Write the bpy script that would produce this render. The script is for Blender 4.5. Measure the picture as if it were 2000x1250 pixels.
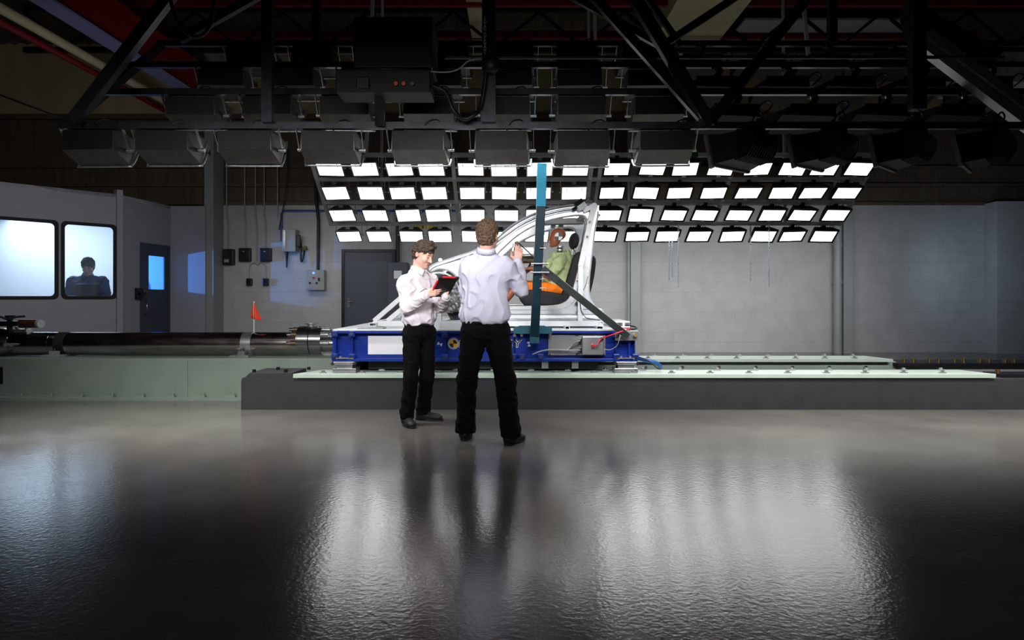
import bpy, bmesh, math, random
import numpy as np
from mathutils import Vector, Matrix, Euler
random.seed(7); np.random.seed(7)
for o in list(bpy.data.objects): bpy.data.objects.remove(o)
scene = bpy.context.scene
COL = scene.collection
F = 1333.0; CH = 1.19; HY = 580.0
def lin(c):
    return tuple(((v/255)/12.92 if v/255 <= .04045 else ((v/255+.055)/1.055)**2.4) for v in c)
# ---------------- camera
cam = bpy.data.cameras.new('camera'); camo = bpy.data.objects.new('camera', cam); COL.objects.link(camo)
camo.location = (0, 0, CH); camo.rotation_euler = (math.pi/2, 0, 0)
cam.sensor_width = 36; cam.lens = 36*F/2000; cam.shift_y = -(625-HY)/2000; cam.clip_start = .05; cam.clip_end = 100
scene.camera = camo
# ---------------- world, view, large lights
w = bpy.data.worlds.new('world'); scene.world = w; w.use_nodes = True
w.node_tree.nodes['Background'].inputs[0].default_value = (.6, .7, .9, 1)
w.node_tree.nodes['Background'].inputs[1].default_value = .010
vs = scene.view_settings
vs.view_transform = 'Standard'; vs.look = 'None'; vs.gamma = 1; vs.use_curve_mapping = False; vs.exposure = 0.0
LAMP_E = 3.8; LAMP_W = 1.1
def area(name, loc, target, sx, sy, power, color=(1, 1, 1), spread=180):
    l = bpy.data.lights.new(name, 'AREA'); l.shape = 'RECTANGLE'; l.size = sx; l.size_y = sy; l.energy = power; l.color = color; l.spread = math.radians(spread)
    o = bpy.data.objects.new(name, l); COL.objects.link(o); o.location = loc
    o.rotation_euler = (Vector(target)-Vector(loc)).to_track_quat('-Z', 'Y').to_euler(); return o
def spot(name, loc, target, power, angle, blend=.6, radius=.2, color=(1, 1, 1)):
    l = bpy.data.lights.new(name, 'SPOT'); l.energy = power; l.spot_size = math.radians(angle); l.spot_blend = blend; l.shadow_soft_size = radius; l.color = color
    o = bpy.data.objects.new(name, l); COL.objects.link(o); o.location = loc
    o.rotation_euler = (Vector(target)-Vector(loc)).to_track_quat('-Z', 'Y').to_euler(); return o
spot('key_spot', (1.6, 1.2, 2.5), (-.35, 6.2, 1.35), 210, 22, .8, .35, (1, .97, .96))  # unseen front light added for the two men
spot('sled_spot', (-1.6, 2.6, 2.5), (-.2, 7.9, 1.25), 520, 34, .9, .3, (1, 1, 1))  # extra front light on sled and car, no fixture stands here
area('front_fill', (-1.6, 2.4, 2.75), (-1.6, 8.3, .75), 5.0, .22, 34, (1, .98, .95), 62)  # added soft source for the tube highlight, no fixture behind it
area('aisle_fill_left', (-3.1, 6.0, 2.6), (-3.1, 6.1, 0), 3.6, .4, 66, (1, .98, .95), 95)  # the three aisle lights are unseen, added to brighten the floor by the plinth
area('aisle_fill_right', (4.2, 6.1, 2.6), (4.2, 6.2, 0), 6.0, .4, 115, (1, .98, .95), 95)
area('aisle_fill_mid', (.3, 6.9, 2.6), (.3, 6.6, 0), 3.0, .3, 24, (1, .98, .95), 110)
area('track_wash', (3.6, 4.6, 2.5), (3.6, 8.95, .3), 6.0, .2, 34, (1, 1, 1), 50)  # added to light the rail sides, no lamp hangs there
area('wall_wash', (2.9, 12.1, 2.2), (2.9, 14.6, .8), 8.0, .3, 68, (.94, .98, 1), 130)  # this and the next two: unseen lights added to lift the back wall
area('wall_wash_left', (-4.0, 12.6, 2.6), (-3.6, 14.6, 1.2), 2.4, .3, 8, (.95, .97, 1), 130)
area('wall_wash_right', (7.6, 11.0, 2.4), (9.3, 14.6, 1.5), 1.2, .3, 9, (.72, .85, 1), 120)
spot('pier_spot', (8.7, 13.2, 1.8), (10.1, 14.4, 1.6), 17, 150, 1, .2, (.55, .75, 1))  # bluish light added for the pier's left face, without a visible source
area('booth_wall_wash', (-3.9, 7.6, 2.9), (-7.8, 11.6, 1.4), 1.4, .4, 26, (.93, .95, 1), 120)  # unseen light added to brighten the outside of the booth
area('booth_panel', (-9.8, 14.2, 2.9), (-9.6, 14.6, 1.0), 3.6, 1.4, 125, (.64, .80, 1))
spot('booth_blue_lamp', (-9.2, 12.58, 1.62), (-7.08, 13.58, 1.66), 1300, 27, .15, .02, (.62, .82, 1))
# ---------------- materials
MATS = {}
def mat(name, rgb=(128, 128, 128), rough=.6, metal=0, noise=0, nscale=8, bump=0, bscale=40, spec=None, emit=0, ecol=None, stretch=None, coat=0, vcol=False, alpha=None):
    if name in MATS: return MATS[name]
    m = bpy.data.materials.new(name); m.use_nodes = True; nt = m.node_tree; b = nt.nodes['Principled BSDF']
    c = lin(rgb); b.inputs['Base Color'].default_value = (*c, 1); b.inputs['Roughness'].default_value = rough; b.inputs['Metallic'].default_value = metal
    if spec is not None: b.inputs['Specular IOR Level'].default_value = spec
    if coat: b.inputs['Coat Weight'].default_value = coat; b.inputs['Coat Roughness'].default_value = .1
    tc = nt.nodes.new('ShaderNodeTexCoord'); mp = nt.nodes.new('ShaderNodeMapping'); nt.links.new(tc.outputs['Object'], mp.inputs[0])
    if stretch: mp.inputs['Scale'].default_value = stretch
    if noise:
        n = nt.nodes.new('ShaderNodeTexNoise'); n.inputs['Scale'].default_value = nscale; n.inputs['Detail'].default_value = 6
        nt.links.new(mp.outputs[0], n.inputs['Vector'])
        r = nt.nodes.new('ShaderNodeMapRange'); r.inputs[1].default_value = .3; r.inputs[2].default_value = .7; r.inputs[3].default_value = 1-noise; r.inputs[4].default_value = 1+noise
        nt.links.new(n.outputs[0], r.inputs[0])
        mx = nt.nodes.new('ShaderNodeVectorMath'); mx.operation = 'SCALE'
        if vcol:
            a = nt.nodes.new('ShaderNodeVertexColor'); a.layer_name = 'Col'; nt.links.new(a.outputs[0], mx.inputs[0])
        else: mx.inputs[0].default_value = c
        nt.links.new(r.outputs[0], mx.inputs['Scale']); nt.links.new(mx.outputs[0], b.inputs['Base Color'])
        rr = nt.nodes.new('ShaderNodeMapRange'); rr.inputs[3].default_value = max(rough-.08, .03); rr.inputs[4].default_value = min(rough+.08, 1)
        nt.links.new(n.outputs[0], rr.inputs[0]); nt.links.new(rr.outputs[0], b.inputs['Roughness'])
    if bump:
        n2 = nt.nodes.new('ShaderNodeTexNoise'); n2.inputs['Scale'].default_value = bscale; n2.inputs['Detail'].default_value = 5; nt.links.new(mp.outputs[0], n2.inputs['Vector'])
        bp = nt.nodes.new('ShaderNodeBump'); bp.inputs['Strength'].default_value = bump; bp.inputs['Distance'].default_value = .02
        nt.links.new(n2.outputs[0], bp.inputs['Height']); nt.links.new(bp.outputs[0], b.inputs['Normal'])
    if emit:
        b.inputs['Emission Color'].default_value = (*(lin(ecol) if ecol else c), 1); b.inputs['Emission Strength'].default_value = emit
    MATS[name] = m; return m
def wallmat(name, rgb, bw=.44, bh=.215):
    m = mat(name, rgb, .75, noise=.07, nscale=3); nt = m.node_tree; b = nt.nodes['Principled BSDF']
    tc = nt.nodes.new('ShaderNodeTexCoord'); sp = nt.nodes.new('ShaderNodeSeparateXYZ'); cb = nt.nodes.new('ShaderNodeCombineXYZ')
    ad = nt.nodes.new('ShaderNodeMath'); ad.operation = 'ADD'
    nt.links.new(tc.outputs['Object'], sp.inputs[0]); nt.links.new(sp.outputs[0], ad.inputs[0]); nt.links.new(sp.outputs[1], ad.inputs[1])
    nt.links.new(ad.outputs[0], cb.inputs[0]); nt.links.new(sp.outputs[2], cb.inputs[1])
    br = nt.nodes.new('ShaderNodeTexBrick'); br.inputs['Scale'].default_value = 1; br.inputs['Mortar Size'].default_value = .006; br.inputs['Brick Width'].default_value = bw; br.inputs['Row Height'].default_value = bh
    br.inputs['Mortar Smooth'].default_value = .4; nt.links.new(cb.outputs[0], br.inputs['Vector'])
    n = nt.nodes.new('ShaderNodeTexNoise'); n.inputs['Scale'].default_value = 30; n.inputs['Detail'].default_value = 6
    nt.links.new(tc.outputs['Object'], n.inputs['Vector'])
    s = nt.nodes.new('ShaderNodeMath'); s.operation = 'MULTIPLY_ADD'; s.inputs[1].default_value = -1.0; nt.links.new(br.outputs['Fac'], s.inputs[0]); nt.links.new(n.outputs[0], s.inputs[2])
    bp = nt.nodes.new('ShaderNodeBump'); bp.inputs['Strength'].default_value = .65; bp.inputs['Distance'].default_value = .008
    nt.links.new(s.outputs[0], bp.inputs['Height']); nt.links.new(bp.outputs[0], b.inputs['Normal']); return m
M_block = wallmat('painted_blockwork', (178, 176, 176))
M_booth = mat('booth_paint', (158, 156, 162), .6, noise=.03, nscale=4, bump=.05, bscale=60)
M_clad = mat('brown_cladding', (92, 78, 62), .7, noise=.25, nscale=2, stretch=(6, 1, .3))
M_beige = mat('beige_cladding', (176, 160, 122), .7, noise=.12, nscale=2, stretch=(1, 1, .3))
M_ceil = mat('roof_sheet', (84, 76, 62), .8, noise=.3, nscale=2, stretch=(9, .3, 1))
M_rooflight = mat('rooflight_sheet', (170, 178, 186), .5, noise=.1, nscale=5)
M_conc = mat('dark_concrete', (42, 43, 47), .75, noise=.18, nscale=5, bump=.15, bscale=60)
M_plate = mat('pale_green_plate', (176, 192, 180), .45, noise=.06, nscale=7)
M_green = mat('green_grey_paint', (128, 142, 132), .5, noise=.07, nscale=3)
M_blue = mat('blue_paint', (4, 42, 136), .32, noise=.08, nscale=6, coat=.3)
M_white = mat('white_metal', (214, 218, 222), .35, noise=.04, nscale=9)
M_bodyw = mat('body_white', (205, 210, 214), .28, metal=.25, noise=.05, nscale=5)
M_bodyg = mat('body_groove', (110, 118, 124), .35, metal=.5)
M_steel = mat('brushed_steel', (180, 178, 180), .22, metal=1, noise=.12, nscale=3, stretch=(.4, 8, 8))
M_tube = mat('burnished_tube', (178, 170, 168), .2, metal=1, noise=.22, nscale=3, stretch=(1.2, 5, 5))
M_alu = mat('aluminium_plate', (190, 192, 196), .3, metal=.85, noise=.12, nscale=6)
M_dsteel = mat('dark_steel', (44, 44, 48), .4, metal=.7, noise=.15, nscale=6)
M_rig = mat('rig_steel', (66, 68, 74), .35, metal=.8, noise=.2, nscale=6)
M_black = mat('black_plastic', (16, 16, 18), .45, noise=.1)
M_dark = mat('black_rubber', (22, 22, 24), .7)
M_teal = mat('teal_paint_shaded', (4, 40, 54), .35, noise=.15, nscale=9)  # post below its shadow line, shade put into the colour
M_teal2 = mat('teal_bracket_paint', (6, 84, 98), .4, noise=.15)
M_cyan = mat('teal_paint_lit', (10, 150, 190), .35, noise=.12, nscale=9, bump=.1)  # same post above the shadow line, light put into the colour
M_greys = mat('grey_paint', (150, 153, 152), .45, noise=.05)
M_rackg = mat('rack_grey', (185, 187, 187), .5, noise=.08)
M_red = mat('red_paint', (120, 14, 16), .5, noise=.15)
M_redb = mat('bright_red', (196, 20, 38), .45)
M_orange = mat('orange_cloth', (255, 78, 14), .6)
M_door = mat('slate_door_paint', (64, 72, 84), .5, noise=.05)
M_cream = mat('cream_paint', (186, 176, 140), .6, noise=.08)
M_yellow = mat('yellow_paint', (190, 165, 30), .6)
M_brass = mat('brass', (128, 104, 72), .45, metal=.9)
M_hous = mat('lamp_housing_grey', (98, 96, 92), .42, metal=.6, noise=.2, nscale=12)
M_housd = mat('lamp_housing_dark', (24, 22, 21), .55, metal=.3, noise=.2, nscale=8)
M_brk = mat('zinc_bracket', (185, 190, 192), .3, metal=.8, noise=.12, nscale=20)
M_glassd = mat('dark_lamp_glass', (40, 42, 46), .1)
M_emit = mat('lit_lamp_glass', (255, 255, 255), .3, emit=LAMP_E, ecol=(255, 253, 250))
M_refl = mat('lamp_reflector', (230, 230, 228), .3, metal=.4, emit=2.5, ecol=(255, 253, 250))
M_dstub = mat('dark_green_strut', (52, 60, 58), .4, metal=.6, noise=.2)
M_seat = mat('black_seat_fabric', (34, 34, 38), .8, noise=.15, nscale=30, bump=.1, bscale=200)
M_hose = mat('blue_hose', (24, 84, 150), .4)
M_pinkw = mat('red_wire', (210, 40, 60), .5)
M_wire = mat('grey_cable', (150, 150, 150), .5)
M_shirt = mat('white_shirt_cloth', (212, 204, 212), .8, noise=.03, nscale=20, bump=.25, bscale=14)
M_shirt2 = mat('lilac_shirt_cloth', (196, 196, 216), .8, noise=.03, nscale=20, bump=.25, bscale=14)
M_trou = mat('black_trousers_cloth', (5, 5, 7), .9, noise=.2, spec=.15, nscale=10, bump=.2, bscale=18)
M_shoe = mat('black_shoe_leather', (10, 10, 11), .6, noise=.1)
M_skin = mat('skin', (200, 150, 130), .5, noise=.05, nscale=20, vcol=True)
M_hair = mat('brown_hair', (62, 46, 36), .6, noise=.5, nscale=40, bump=.8, bscale=70, stretch=(1, 1, .4))
M_hair2 = mat('greying_brown_hair', (92, 70, 54), .65, noise=.5, nscale=60, bump=.8, bscale=110)
M_hair3 = mat('cropped_dark_hair', (40, 38, 40), .7, noise=.3, nscale=60)
M_navy = mat('navy_shirt_cloth', (46, 62, 100), .8, noise=.08, bump=.2, bscale=14)
M_dskin = mat('dummy_vinyl', (150, 86, 56), .4, noise=.08)
M_lime = mat('lime_tshirt_cloth', (176, 192, 138), .85, noise=.05, bump=.3, bscale=16)
M_shorts = mat('orange_shorts_cloth', (240, 120, 6), .8, noise=.05, bump=.3, bscale=16)
M_signw = mat('sticker_white', (225, 226, 230), .45)
M_signk = mat('sticker_black', (10, 10, 12), .45)
M_signy = mat('sticker_yellow', (250, 178, 16), .45)
M_chain = mat('chain_steel', (190, 204, 214), .45, metal=.2)
M_lens = mat('blue_indicator', (90, 150, 255), .3, emit=2.0, ecol=(90, 150, 255))
M_boothin = mat('booth_interior_white', (232, 236, 240), .8)
# floor
def floor_mat():
    m = bpy.data.materials.new('polished_concrete'); m.use_nodes = True; nt = m.node_tree; b = nt.nodes['Principled BSDF']
    tc = nt.nodes.new('ShaderNodeTexCoord')
    n = nt.nodes.new('ShaderNodeTexNoise'); n.inputs['Scale'].default_value = .9; n.inputs['Detail'].default_value = 9; n.inputs['Roughness'].default_value = .62
    nt.links.new(tc.outputs['Object'], n.inputs['Vector'])
    cr = nt.nodes.new('ShaderNodeValToRGB'); cr.color_ramp.elements[0].position = .3; cr.color_ramp.elements[0].color = (*lin((84, 82, 80)), 1)
    cr.color_ramp.elements[1].position = .75; cr.color_ramp.elements[1].color = (*lin((112, 109, 104)), 1)
    nt.links.new(n.outputs[0], cr.inputs[0]); nt.links.new(cr.outputs[0], b.inputs['Base Color'])
    r = nt.nodes.new('ShaderNodeMapRange'); r.inputs[3].default_value = .13; r.inputs[4].default_value = .22; nt.links.new(n.outputs[0], r.inputs[0]); nt.links.new(r.outputs[0], b.inputs['Roughness'])
    n1 = nt.nodes.new('ShaderNodeTexNoise'); n1.inputs['Scale'].default_value = 34; n1.inputs['Detail'].default_value = 4; nt.links.new(tc.outputs['Object'], n1.inputs['Vector'])
    n2 = nt.nodes.new('ShaderNodeTexVoronoi'); n2.inputs['Scale'].default_value = 60; nt.links.new(tc.outputs['Object'], n2.inputs['Vector'])
    s = nt.nodes.new('ShaderNodeMath'); s.operation = 'MULTIPLY_ADD'; s.inputs[1].default_value = .35; nt.links.new(n2.outputs[0], s.inputs[0]); nt.links.new(n1.outputs[0], s.inputs[2])
    bp = nt.nodes.new('ShaderNodeBump'); bp.inputs['Strength'].default_value = .15; bp.inputs['Distance'].default_value = .006
    nt.links.new(s.outputs[0], bp.inputs['Height']); nt.links.new(bp.outputs[0], b.inputs['Normal']); b.inputs['Specular IOR Level'].default_value = .5
    return m
M_floor = floor_mat()
def pane_mat(name, tint, veil, vcol=(1, 1, 1)):
    m = bpy.data.materials.new(name); m.use_nodes = True; nt = m.node_tree; nt.nodes.remove(nt.nodes['Principled BSDF'])
    out = nt.nodes['Material Output']; t = nt.nodes.new('ShaderNodeBsdfTransparent'); t.inputs[0].default_value = (*tint, 1)
    d = nt.nodes.new('ShaderNodeBsdfTranslucent'); d.inputs[0].default_value = (*vcol, 1); mx = nt.nodes.new('ShaderNodeMixShader'); mx.inputs[0].default_value = veil
    g = nt.nodes.new('ShaderNodeBsdfGlossy'); g.inputs['Roughness'].default_value = .05; m2 = nt.nodes.new('ShaderNodeMixShader'); m2.inputs[0].default_value = .04
    nt.links.new(t.outputs[0], mx.inputs[1]); nt.links.new(d.outputs[0], mx.inputs[2]); nt.links.new(mx.outputs[0], m2.inputs[1]); nt.links.new(g.outputs[0], m2.inputs[2]); nt.links.new(m2.outputs[0], out.inputs[0]); return m
M_pane = pane_mat('hazy_window_pane', (.95, .98, 1), .05, (.8, .9, 1))
M_bpane = pane_mat('blue_door_pane', (.28, .52, .85), .15, (.3, .55, .9))
# ---------------- helpers
def P(px, py, Y): return Vector(((px-1000)*Y/F, Y, CH-(py-HY)*Y/F))
def PX(px, Y): return (px-1000)*Y/F
def PZ(py, Y): return CH-(py-HY)*Y/F
class MB:
    def __init__(s): s.v = []; s.f = []; s.sm = []
    def add(s, vs, fs, smooth=False):
        n = len(s.v); s.v += [tuple(v) for v in vs]; s.f += [tuple(i+n for i in f) for f in fs]; s.sm += [smooth]*len(fs); return s
    def box(s, c, d, R=None, bev=0):
        c = Vector(c); x, y, z = d[0]/2, d[1]/2, d[2]/2
        if bev > 0:
            bm = bmesh.new(); bmesh.ops.create_cube(bm, size=1)
            for v in bm.verts: v.co = Vector((v.co.x*d[0], v.co.y*d[1], v.co.z*d[2]))
            bmesh.ops.bevel(bm, geom=bm.edges[:], offset=bev, segments=2, profile=.5, affect='EDGES')
            vs = [v.co.copy() for v in bm.verts]; fs = [[v.index for v in f.verts] for f in bm.faces]; bm.free()
        else:
            vs = [Vector((a*x, b*y, e*z)) for e in (-1, 1) for b in (-1, 1) for a in (-1, 1)]
            fs = [(0, 2, 3, 1), (4, 5, 7, 6), (0, 1, 5, 4), (2, 6, 7, 3), (0, 4, 6, 2), (1, 3, 7, 5)]
        return s.add([(R @ v if R else v)+c for v in vs], fs)
    def bx(s, x0, x1, y0, y1, z0, z1, bev=0): return s.box(((x0+x1)/2, (y0+y1)/2, (z0+z1)/2), (abs(x1-x0), abs(y1-y0), abs(z1-z0)), None, bev)
    def bar(s, a, b, w, h, up=(0, 0, 1)):
        a = Vector(a); b = Vector(b); d = (b-a); L = d.length; d.normalize(); u = Vector(up)
        if abs(d.dot(u)) > .98: u = Vector((0, 1, 0))
        x = d.cross(u).normalized(); z = x.cross(d).normalized()
        R = Matrix((x, d, z)).transposed()
        return s.box((a+b)/2, (w, L, h), R)
    def tube(s, pts, r, n=10, cap=True, radii=None):
        pts = [Vector(p) for p in pts]; vs = []; fs = []; pu = None
        for i, p in enumerate(pts):
            d = (pts[min(i+1, len(pts)-1)]-pts[max(i-1, 0)]).normalized()
            if pu is None: pu = Vector((0, 0, 1)) if abs(d.z) < .9 else Vector((1, 0, 0))
            x = d.cross(pu).normalized(); pu = x.cross(d).normalized(); rr = radii[i] if radii else r
            for k in range(n):
                a = 2*math.pi*k/n; vs.append(p+(x*math.cos(a)+pu*math.sin(a))*rr)
        for i in range(len(pts)-1):
            for k in range(n): fs.append((i*n+k, i*n+(k+1) % n, (i+1)*n+(k+1) % n, (i+1)*n+k))
        s.add(vs, fs, True)
        if cap:
            m = len(vs)
            s.add(vs[:n], [tuple(range(n))[::-1]]); s.add(vs[m-n:], [tuple(range(n))])
        return s
    def cyl(s, a, b, r, n=24): return s.tube([a, b], r, n)
    def prism(s, pts, y0, y1):      # pts in (x,z), extruded along y
        n = len(pts); vs = [(p[0], y0, p[1]) for p in pts]+[(p[0], y1, p[1]) for p in pts]
        ar = sum(pts[i][0]*pts[(i+1) % n][1]-pts[(i+1) % n][0]*pts[i][1] for i in range(n))
        f = [tuple(range(n)), tuple(range(2*n-1, n-1, -1))]+[(i, i+n, (i+1) % n+n, (i+1) % n) for i in range(n)]
        if ar < 0: f = [tuple(reversed(q)) for q in f]
        return s.add(vs, f)
    def xprism(s, pts, x0, x1):     # pts in (y,z)
        m = MB(); m.prism(pts, x0, x1); return s.add([(v[1], v[0], v[2]) for v in m.v], [tuple(reversed(f)) for f in m.f])
    def ell(s, c, r, R=None, nu=20, nv=12):
        c = Vector(c); vs = []; fs = []
        for j in range(nv+1):
            t = math.pi*j/nv
            for i in range(nu):
                a = 2*math.pi*i/nu; v = Vector((math.sin(t)*math.cos(a)*r[0], math.sin(t)*math.sin(a)*r[1], math.cos(t)*r[2])); vs.append((R @ v if R else v)+c)
        for j in range(nv):
            for i in range(nu): fs.append((j*nu+i, (j+1)*nu+i, (j+1)*nu+(i+1) % nu, j*nu+(i+1) % nu))
        return s.add(vs, fs, True)
    def build(s, name, m, parent=None, base=None, bevel=0, cols=None):
        if base is None: base = Vector(parent['_b']) if parent is not None else Vector((0, 0, 0))
        me = bpy.data.meshes.new(name); me.from_pydata([tuple(Vector(v)-base) for v in s.v], [], s.f); me.update()
        if any(s.sm): me.polygons.foreach_set('use_smooth', s.sm)
        if m: me.materials.append(m)
        if cols is not None:
            at = me.color_attributes.new('Col', 'FLOAT_COLOR', 'POINT'); at.data.foreach_set('color', np.asarray(cols, dtype=np.float32).ravel())
        o = bpy.data.objects.new(name, me); COL.objects.link(o)
        if parent is not None: o.parent = parent
        else: o.location = base
        o['_b'] = tuple(base)
        if bevel:
            bv = o.modifiers.new('bevel', 'BEVEL'); bv.width = bevel; bv.segments = 2; bv.limit_method = 'ANGLE'; bv.angle_limit = math.radians(40)
        return o
def tag(o, label=None, cat=None, group=None, kind=None):
    if label: o['label'] = label
    if cat: o['category'] = cat
    if group: o['group'] = group
    if kind: o['kind'] = kind
    return o
def thing(name, base, label, cat, group=None):
    o = bpy.data.objects.new(name, None); COL.objects.link(o); o.location = base; o['_b'] = tuple(base); o.empty_display_size = .1
    return tag(o, label, cat, group)
def dup(o, parent=None, loc=None, rot=None, label=None):
    c = o.copy(); COL.objects.link(c)
    if parent is not None: c.parent = parent
    if loc is not None: c.location = loc
    if rot is not None: c.rotation_euler = rot
    if label: c['label'] = label
    for ch in list(o.children): dup(ch, c)
    return c
def struct(name, mb, m, label=None, **k):
    o = mb.build(name, m, **k); tag(o, label, None, None, 'structure'); return o
def cr(pts, n=6, closed=False):
    pts = [Vector(p) for p in pts]; out = []; N = len(pts); rng = N if closed else N-1
    for i in range(rng):
        g = lambda k: pts[k % N] if closed else pts[max(0, min(N-1, k))]
        p0, p1, p2, p3 = g(i-1), g(i), g(i+1), g(i+2)
        for j in range(n):
            t = j/n; out.append(.5*((2*p1)+(-p0+p2)*t+(2*p0-5*p1+4*p2-p3)*t*t+(-p0+3*p1-3*p2+p3)*t**3))
    if not closed: out.append(pts[-1])
    return out
def plate2d(outlines, y, th, bev=.006):
    """filled outline(s) in x,z with holes, thickness th centred at y, rounded edges"""
    cu = bpy.data.curves.new('tmp', 'CURVE'); cu.dimensions = '2D'; cu.fill_mode = 'BOTH'; cu.extrude = th/2-bev; cu.bevel_depth = bev; cu.bevel_resolution = 1; cu.offset = -bev
    for ol in outlines:
        sp = cu.splines.new('POLY'); sp.points.add(len(ol)-1); sp.use_cyclic_u = True
        for i, p in enumerate(ol): sp.points[i].co = (p[0], p[1], 0, 1)
    ob = bpy.data.objects.new('tmp', cu); COL.objects.link(ob); dg = bpy.context.evaluated_depsgraph_get()
    me = bpy.data.meshes.new_from_object(ob.evaluated_get(dg)); mb = MB()
    mb.add([(v.co.x, y-v.co.z, v.co.y) for v in me.vertices], [tuple(reversed(p.vertices)) for p in me.polygons])
    bpy.data.objects.remove(ob); bpy.data.curves.remove(cu); bpy.data.meshes.remove(me); return mb
def textmesh(s, size, offset=0, ext=.002, shear=0):
    cu = bpy.data.curves.new('tmp', 'FONT'); cu.body = s; cu.size = size; cu.extrude = ext; cu.offset = offset; cu.shear = shear; cu.align_x = 'CENTER'; cu.align_y = 'CENTER'
    ob = bpy.data.objects.new('tmp', cu); COL.objects.link(ob); dg = bpy.context.evaluated_depsgraph_get()
    me = bpy.data.meshes.new_from_object(ob.evaluated_get(dg)); r = ([v.co.copy() for v in me.vertices], [tuple(p.vertices) for p in me.polygons])
    bpy.data.objects.remove(ob); bpy.data.curves.remove(cu); bpy.data.meshes.remove(me); return r
def text_xz(s, size, x, y, z, **k):
    vs, fs = textmesh(s, size, **k); mb = MB(); mb.add([(x+v.x, y-v.z, z+v.y) for v in vs], fs); return mb
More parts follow.
